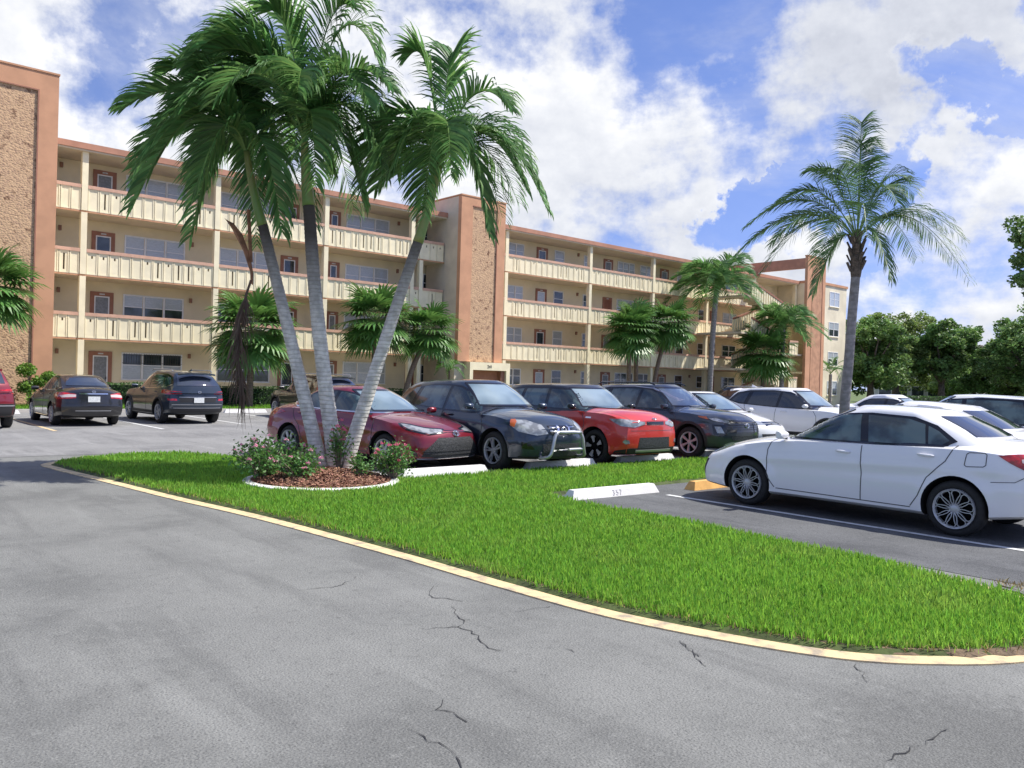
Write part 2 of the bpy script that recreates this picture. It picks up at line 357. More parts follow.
def clip(poly, x0, x1, y0, y1):
    for ax, lim, sg in ((0, x0, 1), (0, x1, -1), (1, y0, 1), (1, y1, -1)):
        out = []
        n = len(poly)
        if n == 0: return []
        for i in range(n):
            a = poly[i]; b = poly[(i+1) % n]
            da = (a[ax]-lim)*sg; db = (b[ax]-lim)*sg
            if da >= 0: out.append(a)
            if (da > 0 and db < 0) or (da < 0 and db > 0):
                t = da/(da-db); out.append((a[0]+(b[0]-a[0])*t, a[1]+(b[1]-a[1])*t))
        poly = out
    return poly
class Decals:
    def __init__(s, V, F, nose, tail):
        s.bvh = BVHTree.FromPolygons([Vector(v) for v in V], F); s.xf = nose-1.0; s.xr = tail+1.0
    def ray(s, mode, u, v):
        if mode == 'L': return Vector((u, 4, v)), Vector((0, -1, 0))
        if mode == 'R': return Vector((u, -4, v)), Vector((0, 1, 0))
        if mode == 'F': return Vector((6, u, v)), Vector((-1, 0, 0))
        if mode == 'B': return Vector((-6, u, v)), Vector((1, 0, 0))
        if mode == 'T': return Vector((u, v, 4)), Vector((0, 0, -1))
        if mode == 'CF':
            a = R(u); d = Vector((math.cos(a), math.sin(a), 0)); return Vector((s.xf, 0, v)) + d*4, -d
        a = R(u); d = Vector((-math.cos(a), math.sin(a), 0)); return Vector((s.xr, 0, v)) + d*4, -d
    def patch(s, mb, mode, poly, off=.004, cell=.05, mi=0, cu=None, depth=.012):
        us = [p[0] for p in poly]; vs = [p[1] for p in poly]
        cu = cu or (cell*50 if mode in ('CF', 'CB') else cell)
        nu = max(1, math.ceil((max(us)-min(us))/cu)); nv = max(1, math.ceil((max(vs)-min(vs))/cell))
        du = (max(us)-min(us))/nu; dv = (max(vs)-min(vs))/nv
        key = {}; P = []; Nn = []; faces = []
        def vid(p):
            k = (round(p[0], 4), round(p[1], 4))
            if k not in key:
                o, d = s.ray(mode, *p); h = s.bvh.ray_cast(o, d)
                if h[0] is None: key[k] = -1
                else:
                    n = h[1] if h[1].dot(d) < 0 else -h[1]
                    key[k] = len(P); P.append(h[0]); Nn.append(n)
            return key[k]
        for i in range(nu):
            for j in range(nv):
                c = clip(list(poly), min(us)+i*du, min(us)+(i+1)*du, min(vs)+j*dv, min(vs)+(j+1)*dv)
                ids = []
                for p in c:
                    q = vid(p)
                    if q >= 0 and (not ids or ids[-1] != q): ids.append(q)
                if len(ids) > 1 and ids[0] == ids[-1]: ids.pop()
                if len(set(ids)) >= 3 and len(set(ids)) == len(ids): faces.append(ids)
        if not faces: return
        # average normals
        acc = [Vector((0,0,0)) for _ in P]
        ff = []
        for f in faces:
            a, b, c = P[f[0]], P[f[1]], P[f[2]]; nm = (b-a).cross(c-a)
            if len(f) > 3: nm += (c-a).cross(P[f[3]]-a)
            nf = sum((Nn[i] for i in f), Vector((0,0,0)))
            if nm.dot(nf) < 0: f = f[::-1]
            ff.append(f)
            for i in f: acc[i] += Nn[i]
        V = [P[i] + Nn[i]*off for i in range(len(P))]
        edges = {}
        for f in ff:
            for a, b in zip(f, f[1:]+f[:1]): edges[(a, b)] = edges.get((a, b), 0)+1
        B = [(a, b) for (a, b) in edges if (b, a) not in edges]
        inner = {}
        for a, b in B:
            for q in (a, b):
                if q not in inner: inner[q] = len(V); V.append(P[q] - Nn[q]*depth)
        ff += [(b, a, inner[a], inner[b]) for a, b in B]
        mb.add(V, ff, mi)
def strip(pts, w):
    out = []
    for a, b in zip(pts, pts[1:]):
        dx, dy = b[0]-a[0], b[1]-a[1]; l = math.hypot(dx, dy) or 1; nx, ny = -dy/l*w/2, dx/l*w/2
        out.append([(a[0]+nx, a[1]+ny), (a[0]-nx, a[1]-ny), (b[0]-nx, b[1]-ny), (b[0]+nx, b[1]+ny)])
    return out
def arc(cx, cz, r, a0, a1, n=16):
    return [(cx+r*math.cos(R(a0+(a1-a0)*i/n)), cz+r*math.sin(R(a0+(a1-a0)*i/n))) for i in range(n+1)]
def wheel_mesh(Rw, w, rr, style, side):
    """tyre and rim; side=+1 the outside is +y"""
    ty = MB(); s = side; h = w/2
    prof = [(rr-.02, s*h*.55), (rr, s*h*.86), (rr+.03, s*h*.97), (Rw-.05, s*h*1.0), (Rw-.015, s*h*.86), (Rw, s*h*.6), (Rw, -s*h*.6), (Rw-.015, -s*h*.86), (rr+.02, -s*h), (rr-.04, -s*h*.6)]
    if s > 0: prof = prof[::-1]
    ty.lathe(prof, 'y', 40, 0)
    rm = MB(); yo = s*h*.62
    # dish behind the spokes
    pr = [(0.0001, yo-s*.05), (rr*.96, yo-s*.06), (rr-.005, yo+s*.03)]
    rm.lathe(pr if s < 0 else pr[::-1], 'y', 32, 1)
    pr = [(rr-.022, yo+s*.0), (rr-.018, yo+s*.045), (rr+.004, yo+s*.058), (rr+.006, yo+s*.03)]
    rm.lathe(pr if s < 0 else pr[::-1], 'y', 40, 0 if style != 'soul' else 1)
    pr = [(0.0001, yo+s*.04), (.028, yo+s*.04), (.06, yo+s*.028), (.065, yo-s*.03)]
    rm.lathe(pr if s < 0 else pr[::-1], 'y', 20, 0 if style not in ('soul',) else 1)
    def spoke(a, r0, r1, w0, w1, y0, y1, mi=0, tw=0.0):
        a0 = a; a1 = a+tw
        V = []
        for (r, ww, y, aa) in ((r0, w0, y0, a0), (r1, w1, y1, a1)):
            c, sn = math.cos(aa), math.sin(aa)
            for t, dy in ((-1, 0), (1, 0), (1, -.03), (-1, -.03)):
                V.append((r*c - t*ww/2*sn, yo + s*(y+dy), r*sn + t*ww/2*c))
        F = [(0,1,5,4),(1,2,6,5),(2,3,7,6),(3,0,4,7),(0,3,2,1),(4,5,6,7)]
        if s > 0: F = [f[::-1] for f in F]
        rm.add(V, F, mi)
    def curve_spoke(pts, ww, mi=0):
        for (r0, a0, y0), (r1, a1, y1) in zip(pts, pts[1:]):
            p0 = Vector((r0*math.cos(a0), yo+s*y0, r0*math.sin(a0))); p1 = Vector((r1*math.cos(a1), yo+s*y1, r1*math.sin(a1)))
            rm.bar(p0, p1+(p1-p0)*.05, ww*.68, .020, mi, up=(0,1,0))
    if style == 'petal':
        for k in range(10):
            a = 2*PI*k/10; d = PI/10
            for sg in (-1, 1):
                pts = [(.045, a+sg*.28, .034), (rr*.40, a+sg*.14*1.0, .042), (rr*.62, a+sg*d*.66, .045), (rr*.80, a+sg*d*.86, .046), (rr*.92, a+sg*d*.62, .046), (rr*.965, a, .046)]
                curve_spoke(pts, .011, 0)
    elif style == 'five':
        for k in range(5):
            a = 2*PI*k/5+.3
            for sg in (-1, 1): spoke(a+sg*.16, .05, rr*.97, .028, .022, .04, .045)
    elif style == 'six':
        for k in range(6):
            a = 2*PI*k/6+.2; spoke(a, .05, rr*.97, .034, .055, .035, .045)
            spoke(a+.16, rr*.55, rr*.97, .014, .02, .035, .04)
    elif style == 'soul':
        for k in range(5):
            a = 2*PI*k/5+PI/2; spoke(a, .07, rr*.97, .045, .10, .03, .042, 1)
            spoke(a, .085, rr*.94, .035, .105, .036, .048, 0)
            spoke(a+PI/5, .05, rr*.97, .03, .05, .02, .03, 1)
    elif style == 'cover':
        for k in range(7):
            a = 2*PI*k/7; spoke(a, .04, rr*.97, .05, .06, .035, .04)
    else:
        for k in range(10):
            spoke(2*PI*k/10, .04, rr*.97, .022, .026, .038, .045)
    return ty, rm
def build_car(sp, x, y, heading, label, cat, group=None, name='parked_car', flipdetail=False):
    W = sp['W']; wb = sp['wb']; nose = wb/2+sp['fo']; tail = -wb/2-sp['ro']; hw = W/2
    root = empty(name, (x, y, 0), heading, label, cat, group)
    ztop = crv(sp['top'], .08); zsh = crv(sp['sh'], .10)
    ff = crv(sp['ff'], .035); fr = crv(sp['fr'], .035)
    gc = sp.get('gc', .20)
    zlow = crv([(tail, gc+.10), (tail+.5, gc+.02), (-wb/2, gc), (wb/2, gc), (nose-.45, gc+.0), (nose, gc+.03)], .08)
    spx = [0, .05, .22, .48, .70, .86, 1.0]; spy = sp.get('side', [.90, .965, .985, 1.0, .99, .965, .915])
    wr = sp['wr']; pcf = sp.get('pcf', .19); pcr = sp.get('pcr', .16); fl = sp.get('flare', .018)
    zc_line = crv(sp.get('crease', [(-2, .80), (2, .66)]), .1)
    det = sp.get('det', 1.0)
    N = int(88*det); Mn = int(24*det)//2*2; K = int(16*det)
    def body(a, b, u):
        xn = tail+(nose-tail)*a
        zl = zlow(xn); zs = zsh(xn); zc = ztop(xn)
        zt = zs+(zc-zs)*(1-abs(b)**2.4)
        z = zl+(zt-zl)*u
        bb = abs(b)**2.6
        x0 = tail+fr(z)+pcr*bb; x1 = nose+ff(z)-pcf*bb
        X = x0+(x1-x0)*a
        t = min(1, max(0, (z-zl)/max(.05, zs-zl)))
        s_ = np.interp(t, spx, spy)
        e = abs(2*a-1); pl = 1-(.16*max(0, (e-.66)/.34)**2.4 if a > .5 else .10*max(0, (e-.70)/.30)**2.4)
        Y = hw*s_*pl
        dz = z-zc_line(X)
        Y += .010*math.exp(-(dz/.035)**2)*(1 if abs(X) < nose-.5 else .3) - .010*math.exp(-((dz+.12)/.09)**2)
        for wx in (wb/2, -wb/2):
            d = math.hypot(X-wx, z-wr)
            Y += fl*math.exp(-((d-wr-.05)/.07)**2)
        bv = b
        return (X, bv*Y, z - .0)
    V, F = boxgrid(N, Mn, K, body)
    # greenhouse
    gz0 = sp['gz0']; bx = sp['back']; fx = sp['front']; zr = crv(sp['roof'], .12); wbelt, wroof = sp['wb2'], sp['wr2']
    gt = sp.get('gtaper', (.10, .06))
    def gh(a, b, u):
        # back / front edges given as (u, x)
        xb = np.interp(u, [q[0] for q in bx], [q[1] for q in bx]); xf = np.interp(u, [q[0] for q in fx], [q[1] for q in fx])
        bb = abs(b)**2.4
        xb = xb+sp.get('gcb', .10)*bb; xf = xf-sp.get('gcf', .20)*bb
        X = xb+(xf-xb)*a
        zt = zr(X)-.045*abs(b)**3
        zb = gz0
        z = zb+(zt-zb)*u
        e = 2*a-1
        tp = 1-(gt[0]*max(0, (-e-.45)/.55)**2 if e < 0 else gt[1]*max(0, (e-.45)/.55)**2)
        Y = (wbelt+(wroof-wbelt)*u)*(1-.07*u**7)*tp
        return (X, b*Y, z)
    GV, GF = boxgrid(int(36*det), int(20*det)//2*2, int(12*det), gh)
    dc = Decals(V+GV, F+[tuple(i+len(V) for i in f) for f in GF], nose, tail)
    # cut wheel housings out of the body
    bm = bpy.data.meshes.new('body'); bm.from_pydata(V, [], F); bm.materials.append(sp['paint']); bm.materials.append(M['well'])
    tmp = bpy.data.objects.new('body', bm); COL.objects.link(tmp)
    cut = MB(); ra = wr+sp.get('archgap', .045)
    for wx in (wb/2, -wb/2):
        for sg in (1, -1):
            y0, y1 = sg*(hw-.30), sg*(hw+.25); n = 40; c = []
            for yy in (min(y0, y1), max(y0, y1)):
                for k in range(n): c.append((wx+ra*math.cos(2*PI*k/n), yy, wr+.012+ra*math.sin(2*PI*k/n)))
            cut.add(c, [tuple(range(n-1, -1, -1))[::-1], tuple(range(n, 2*n))[::-1]] + [(k, k+n, (k+1) % n+n, (k+1) % n)[::1] for k in range(n)], 0)
    cm = bpy.data.meshes.new('cutter'); cm.from_pydata([tuple(v) for v in cut.v], [], cut.f); cm.materials.append(M['well'])
    cb = bmesh.new(); cb.from_mesh(cm); bmesh.ops.recalc_face_normals(cb, faces=cb.faces); cb.to_mesh(cm); cb.free()
    cb = bmesh.new(); cb.from_mesh(bm); bmesh.ops.recalc_face_normals(cb, faces=cb.faces); cb.to_mesh(bm); cb.free()
    co = bpy.data.objects.new('cutter', cm); COL.objects.link(co)
    md = tmp.modifiers.new('b', 'BOOLEAN'); md.object = co; md.operation = 'DIFFERENCE'; md.solver = 'EXACT'
    bpy.context.view_layer.update()
    dg = bpy.context.evaluated_depsgraph_get(); me = bpy.data.meshes.new_from_object(tmp.evaluated_get(dg))
    bpy.data.objects.remove(tmp); bpy.data.objects.remove(co)
    me.name = 'body'; me.materials.clear(); me.materials.append(sp['paint']); me.materials.append(M['well'])
    mi = []
    for p in me.polygons:
        c = p.center; m_ = 0
        for wx in (wb/2, -wb/2):
            d = math.hypot(c.x-wx, c.z-wr-.012)
            if d < ra+.006 and (abs(c.y) < hw*.80 or abs(p.normal.y) < .3): m_ = 1
        if p.normal.z < -.9 and c.z < gc+.15: m_ = 1
        mi.append(m_)
    me.polygons.foreach_set('material_index', mi)
    me.polygons.foreach_set('use_smooth', [True]*len(me.polygons)); me.set_sharp_from_angle(angle=R(38))
    body_o = bpy.data.objects.new('body', me); COL.objects.link(body_o); body_o.parent = root
    mk('cabin_roof', GV, GF, sp.get('roofpaint', sp['paint']), root, 40, world=False)
    def part(nm, mats, specs, parent=root, smooth=50, det_c=None):
        mb = MB()
        for s_ in specs:
            dc.patch(mb, *s_[:2], **(s_[2] if len(s_) > 2 else {}))
        if mb.f: return mb.build(nm, mats, parent, smooth, world=False)
    sides = ('L', 'R')
    # windows: black surround, then panes
    for s in sides:
        if 'dlo' in sp: part('window_surround', M['gloss_black'], [(s, sp['dlo'], dict(off=.006, cell=.035))])
        if 'dlo_chrome' in sp: part('window_trim', sp.get('chromemat', M['chrome']), [(s, q, dict(off=.013, cell=.04)) for q in strip(sp['dlo_chrome'], .022)])
    for w_ in sp['windows']:
        for s in sides: part('side_window', sp.get('glass', M['glass']), [(s, w_, dict(off=.010, cell=.035))], smooth=30)
    wsf = sp['ws']
    part('windshield', sp.get('wsglass', M['glass_ws']), [('F', wsf, dict(off=.010, cell=.035))], smooth=30)
    part('windshield_surround', M['gloss_black'], [('F', q, dict(off=.013, cell=.04)) for q in strip(wsf+[wsf[0]], .03)])
    part('rear_window', M['glass_rear'], [('B', sp['rw'], dict(off=.010, cell=.035))], smooth=30)
    for ln in sp.get('seams', []):
        for s in sides: part('panel_gap', M['gap'], [(s, q, dict(off=.004, cell=.03, depth=.008)) for q in strip(ln, .010)])
    for ln in sp.get('hood_seams', []):
        for sg in (1, -1): part('hood_gap', M['gap'], [('T', [(p[0], p[1]*sg) for p in q], dict(off=.0015, cell=.08, depth=.004)) for q in strip(ln, .010)])
    for (nm, mt, mode, poly, kw) in sp.get('det_parts', []):
        kw = dict(kw); each = kw.pop('each', False); mir = kw.pop('mirror', True)
        if mode in sides or mode == 'LR':
            if each:
                for s in sides: part(nm, mt, [(s, poly, kw)])
            else:
                for s in sides: part(nm, mt, [(s, poly, kw)])
        elif mir:
            pm = [(-p[0], p[1]) for p in poly]
            if each: part(nm, mt, [(mode, poly, kw)]); part(nm, mt, [(mode, pm, kw)])
            else:
                part(nm, mt, [(mode, poly, kw)]); part(nm, mt, [(mode, pm, kw)])
        else: part(nm, mt, [(mode, poly, kw)])
    # arch trims
    if sp.get('clad'):
        for s in sides:
            specs = []
            for wx in (wb/2, -wb/2):
                o = arc(wx, wr+.012, ra+.055, -8, 188, 18); i_ = arc(wx, wr+.012, ra-.001, -8, 188, 18)
                for k in range(18): specs.append((s, [i_[k], o[k], o[k+1], i_[k+1]], dict(off=.012, cell=.2, depth=.02)))
            specs.append((s, [(-wb/2+ra, gc-.0), (wb/2-ra, gc-.0), (wb/2-ra-.05, gc+.15), (-wb/2+ra+.05, gc+.15)], dict(off=.010, cell=.08)))
            part('cladding', M['trim'], specs)
    # handles
    for hx, hz in sp.get('handles', []):
        for sg in (1, -1):
            o, d = dc.ray('L' if sg > 0 else 'R', hx, hz); h = dc.bvh.ray_cast(o, d)
            if h[0] is None: continue
            mb = MB(); P = [h[0]+Vector((t*.095, sg*(.030-.020*abs(t)**3), .004*t)) for t in (-1, -.6, 0, .6, 1)]
            mb.tube(P, [.010, .014, .015, .014, .010], 8); mb.build('door_handle', sp.get('handlemat', sp['paint']), root, True, world=False)
    # mirrors
    mx, my, mz = sp['mirror']
    for sg in (1, -1):
        def mfn(a, b, u, sg=sg):
            px = (a-.5)*2; pu = (u-.5)*2
            k = (1-.35*abs(px)**3)*(1-.0*abs(b)); ky = (1-.25*abs(pu)**3)
            return (mx+px*.062*ky*(1.0 if px < 0 else 1-.4*abs(b)**2), sg*(my+.045+b*.095*(1-.2*max(0, px)**2)), mz+pu*.058*k*(1-.25*abs(b)**3))
        v, f = boxgrid(6, 6, 6, mfn)
        if sg < 0: f = [q[::-1] for q in f]
        mb = MB(); mb.add(v, f, 0); mb.bar((mx+.01, sg*(my-.10), mz-.055), (mx, sg*(my+.05), mz-.035), .05, .03, 1)
        mb.build('side_mirror', [sp.get('mirrormat', sp['paint']), M['trim']], root, 50, world=False)
    # wheels
    for wx in (wb/2, -wb/2):
        for sg in (1, -1):
            ty, rm = wheel_mesh(wr, sp.get('tw', .215), sp['rr'], sp['rim'], sg)
            yo = sg*(hw-sp.get('tw', .215)/2-.018)
            to = ty.build('wheel', M['tyre'], root, 40, world=False); to.location = (wx, yo, wr)
            ro = rm.build('rim', [sp.get('rimmat', M['alloy']), M['rim_dark']], to, 35, world=False); 
            to.rotation_euler = (0, sp.get('spin', .2)*sg, sp.get('steer', 0) if wx > 0 else 0)
    for fn in sp.get('extras', []): fn(root, dc, sp, nose, tail)
    return root
# --- small extras
def badge(mode, u, v, rx, rz, nm='emblem', m=None, ring=True):
    def f(root, dc, sp, nose, tail):
        o, d = dc.ray(mode, u, v); h = dc.bvh.ray_cast(o, d)
        if h[0] is None: return
        n = h[1] if h[1].dot(d) < 0 else -h[1]
        t = Vector((0, 0, 1)).cross(n).normalized(); up = n.cross(t); mb = MB()
        for (a, b) in ([(1, 1), (.55, .95)] if ring else [(1, 1)]):
            P = [h[0]+n*.016+t*(rx*a*math.cos(2*PI*k/18))+up*(rz*b*math.sin(2*PI*k/18)) for k in range(19)]
            mb.tube(P, .0065, 5)
        if not ring:
            mb.bar(h[0]+n*.016-t*rx, h[0]+n*.016+t*rx, .02, .008)
        mb.build(nm, m or M['emblem'], root, 40, world=False)
    return f
def hbadge(mode, u, v, r):
    def f(root, dc, sp, nose, tail):
        badge(mode, u, v, r*1.3, r, ring=False)(root, dc, sp, nose, tail)
    return f
def plate(mode, v, col=None):
    def f(root, dc, sp, nose, tail):
        o, d = dc.ray(mode, 0, v); h = dc.bvh.ray_cast(o, d)
        if h[0] is None: return
        s = -1 if mode == 'B' else 1; x = h[0].x+s*.02
        mb = MB(); mb.box(x-.006, x+.006, -.155, .155, v-.078, v+.078); mb.build('licence_plate', M['plate'], root, world=False)
    return f
def bullbar(root, dc, sp, nose, tail):
    mb = MB(); x = nose+.10
    pts = [(nose-.12, -.47, .27), (x-.02, -.45, .30), (x+.02, -.40, .40), (x+.03, -.36, .60), (x+.02, -.31, .70), (x+.02, -.24, .73), (x+.03, .24, .73), (x+.02, .31, .70), (x+.03, .36, .60), (x+.02, .40, .40), (x-.02, .45, .30), (nose-.12, .47, .27)]
    P = [Vector(p) for p in pts]; Q = []
    for i in range(len(P)-1):
        for t in (0, .33, .66):
            a = P[max(0, i-1)]; b = P[i]; c = P[i+1]; d = P[min(len(P)-1, i+2)]
            Q.append(.5*((2*b)+(c-a)*t+(2*a-5*b+4*c-d)*t*t+(3*b-a-3*c+d)*t**3))
    Q.append(P[-1]); mb.tube(Q, .031, 10)
    mb.tube([(x+.01, -.40, .42), (x+.03, 0, .425), (x+.01, .40, .42)], .028, 10)
    mb.build('bull_bar', M['satin'], root, 50, world=False)
def roofrails(z, x0, x1, y, m=None):
    def f(root, dc, sp, nose, tail):
        for sg in (1, -1):
            mb = MB(); mb.tube([(x0, sg*y, z-.05), (x0+.12, sg*y, z), (x1-.15, sg*y, z+.005), (x1, sg*(y-.01), z-.045)], .018, 6)
            mb.build('roof_rail', m or M['satin'], root, 50, world=False)
    return f
def fin(x, z):
    def f(root, dc, sp, nose, tail):
        mb = MB(); V = [(x-.09, 0, z+.06), (x-.10, -.02, z-.03), (x-.10, .02, z-.03), (x+.09, -.02, z-.03), (x+.09, .02, z-.03)]
        mb.add(V, [(0, 1, 3), (0, 4, 2), (0, 3, 4), (0, 2, 1)], 0); mb.build('antenna_fin', sp['paint'], root, world=False)
    return f
def spoiler(x, z, hwid, m=None, d=.22):
    def f(root, dc, sp, nose, tail):
        d=.13
        def fn(a, b, u): return (x-d+d*1.5*a+.08*abs(b)**3*(1-a), b*hwid, z-.035+(.05)*u+.02*a-.03*abs(b)**4)
        v, fa = boxgrid(4, 12, 2, fn); mb = MB(); mb.add(v, fa); mb.build('spoiler', m or sp['paint'], root, 50, world=False)
    return f

def sedan(**k):
    s = dict(W=1.776, wb=2.70, fo=.95, ro=.99, wr=.318, rr=.222, tw=.215, paint=M['p_white'],
        top=[(-2.36,.92),(-2.30,1.045),(-2.0,1.10),(-1.6,1.115),(1.0,1.0),(1.6,.945),(2.0,.865),(2.2,.79),(2.32,.66)],
        sh=[(-2.36,.86),(-2.2,.95),(-1.6,.99),(-.5,.975),(.9,.94),(1.5,.885),(1.9,.815),(2.15,.73),(2.3,.62)],
        ff=[(.15,-.10),(.25,-.02),(.45,0),(.60,-.04),(.72,-.13),(.85,-.28)], fr=[(.2,.16),(.35,.04),(.55,0),(.75,.03),(.95,.07),(1.10,.12)],
        crease=[(-2,.80),(2,.64)], gz0=.86, back=[(0,-2.20),(.35,-1.92),(.75,-1.42),(1,-1.02)], front=[(0,1.42),(.22,1.18),(.7,.52),(1,.06)],
        roof=[(-2.2,1.06),(-1.45,1.345),(-1.1,1.41),(-.7,1.442),(-.2,1.455),(.1,1.445),(.45,1.40),(1.2,1.0)], wb2=.80, wr2=.585, gtaper=(.20,.06),
        dlo=[(1.08,.96),(.76,1.12),(.36,1.27),(.06,1.335),(-.25,1.355),(-.78,1.33),(-1.05,1.24),(-1.30,1.07),(-1.18,1.0),(-.4,.972)],
        windows=[[(.93,.985),(.70,1.10),(.36,1.235),(.10,1.305),(-.13,1.325),(-.19,.99)],
                 [(-.29,.995),(-.22,1.325),(-.72,1.30),(-.92,1.245),(-.97,1.005)], [(-1.0,1.01),(-.96,1.23),(-1.08,1.175),(-1.22,1.07),(-1.15,1.018)]],
        ws=[(-.60,1.0),(.60,1.0),(.47,1.365),(-.47,1.365)], rw=[(-.54,1.13),(.54,1.13),(.44,1.345),(-.44,1.345)],
        mirror=(.84,.83,1.01), handles=[(-.02,.86),(-1.02,.90)], rim='petal', spin=.2,
        seams=[[(1.0,.95),(1.04,.80),(1.03,.45),(.92,.30)], [(-.24,.97),(-.27,.60),(-.26,.28)], [(-1.32,1.03),(-1.24,.85),(-1.04,.64),(-.95,.42),(-.86,.29)], [(.90,.29),(-.86,.275)]],
        hood_seams=[[(1.0,.68),(1.6,.66),(2.12,.52)]])
    s.update(k); return s
def suv(**k):
    s = dict(W=1.86, wb=2.70, fo=.93, ro=.98, wr=.355, rr=.235, tw=.225, paint=M['p_slate'], gc=.24, clad=True, archgap=.055,
        top=[(-2.40,1.06),(-2.2,1.14),(-1.5,1.14),(1.0,1.13),(1.5,1.10),(1.95,1.04),(2.15,.96),(2.28,.78)],
        sh=[(-2.35,1.0),(-1.6,1.06),(-.5,1.04),(.9,1.02),(1.5,1.01),(1.9,.965),(2.15,.88),(2.3,.74)],
        ff=[(.2,-.08),(.35,-.02),(.6,0),(.85,-.02),(1.0,-.09),(1.1,-.25)], fr=[(.25,.14),(.4,.03),(.7,0),(.9,.02),(1.05,.06),(1.15,.09)],
        crease=[(-2,.92),(2,.80)], gz0=.96, back=[(0,-2.28),(.4,-2.22),(.8,-2.02),(1,-1.80)], front=[(0,1.26),(.22,1.05),(.7,.52),(1,.12)],
        roof=[(-2.2,1.54),(-1.8,1.60),(-1.0,1.645),(-.3,1.655),(.2,1.64),(.5,1.585),(1.2,1.1)], wb2=.845, wr2=.62, gtaper=(.06,.06), gcb=.16,
        dlo=[(1.0,1.03),(.72,1.20),(.34,1.42),(.05,1.52),(-.5,1.56),(-1.3,1.54),(-1.75,1.46),(-2.02,1.22),(-1.6,1.12),(-.4,1.06)],
        windows=[[(.80,1.07),(.62,1.205),(.30,1.40),(.05,1.485),(-.18,1.51),(-.25,1.075)],
                 [(-.33,1.08),(-.26,1.515),(-.9,1.51),(-1.16,1.49),(-1.30,1.13)], [(-1.42,1.15),(-1.30,1.475),(-1.66,1.42),(-1.88,1.22),(-1.6,1.165)]],
        ws=[(-.66,1.14),(.66,1.14),(.52,1.55),(-.52,1.55)], rw=[(-.62,1.18),(.62,1.18),(.54,1.50),(-.54,1.50)],
        mirror=(.70,.90,1.13), handles=[(-.02,.95),(-1.04,.98)], rim='six', spin=.2,
        seams=[[(.88,1.0),(1.0,.85),(1.0,.55),(.92,.40)], [(-.29,1.05),(-.31,.65),(-.29,.38)], [(-1.40,1.10),(-1.26,.9),(-1.0,.70),(-.92,.50),(-.85,.39)], [(.90,.39),(-.85,.38)]],
        hood_seams=[[(1.0,.72),(1.6,.70),(2.05,.58)]])
    s.update(k); return s
GRP = 'cars parked in the lot'
def D(nm, mt, mode, poly, **kw): return (nm, M[mt] if isinstance(mt, str) else mt, mode, poly, kw)
HL_OLD = [(24,.66),(44,.67),(57,.735),(66,.80),(56,.805),(38,.775),(24,.73)]
SEDAN_WHITE = sedan(det=1.25, fo=.98, det_parts=[
    D('headlight','head','CF',HL_OLD,each=True,off=.006), D('grille','mesh','CF',[(-34,.24),(34,.24),(38,.40),(30,.46),(-30,.46),(-38,.40)],mirror=False,off=.006),
    D('fog_slot','trim','CF',[(39,.34),(43,.36),(45,.58),(41,.57)],each=True,off=.006),
    D('headlight_trim','chrome','CF',[(-24,.60),(24,.60),(24,.625),(-24,.625)],mirror=False,off=.008),
    D('taillight','tail','CB',[(20,.84),(40,.79),(48,.80),(56,.88),(62,.955),(50,.975),(38,.985),(20,.96)],each=True,off=.008),
    D('taillight_clear','tail_w','CB',[(28,.865),(44,.85),(50,.89),(50,.925),(40,.94),(28,.92)],each=True,off=.014),
    D('rear_bumper_insert','trim','B',[(-.5,.26),(.5,.26),(.55,.36),(-.55,.36)],mirror=False,off=.006),
    ]+[D('fuel_door_gap','gap','L',q,off=.004,depth=.008,cell=.03) for q in strip([(-1.445,.825),(-1.455,.945),(-1.48,.965),(-1.635,.972),(-1.66,.955),(-1.665,.84),(-1.64,.82),(-1.47,.808),(-1.445,.825)],.008)]
     +[D('bumper_gap','gap','LR',q,off=.004,depth=.008,cell=.03) for q in strip([(-1.72,.66),(-1.95,.68),(-2.1,.78)],.007)],
    extras=[hbadge('F',0,.66,.04), plate('B',.62)])
WAG = dict(top=[(-2.36,1.0),(-2.1,1.08),(-1.6,1.09),(1.0,1.0),(1.6,.93),(1.95,.85),(2.15,.76),(2.26,.62)])
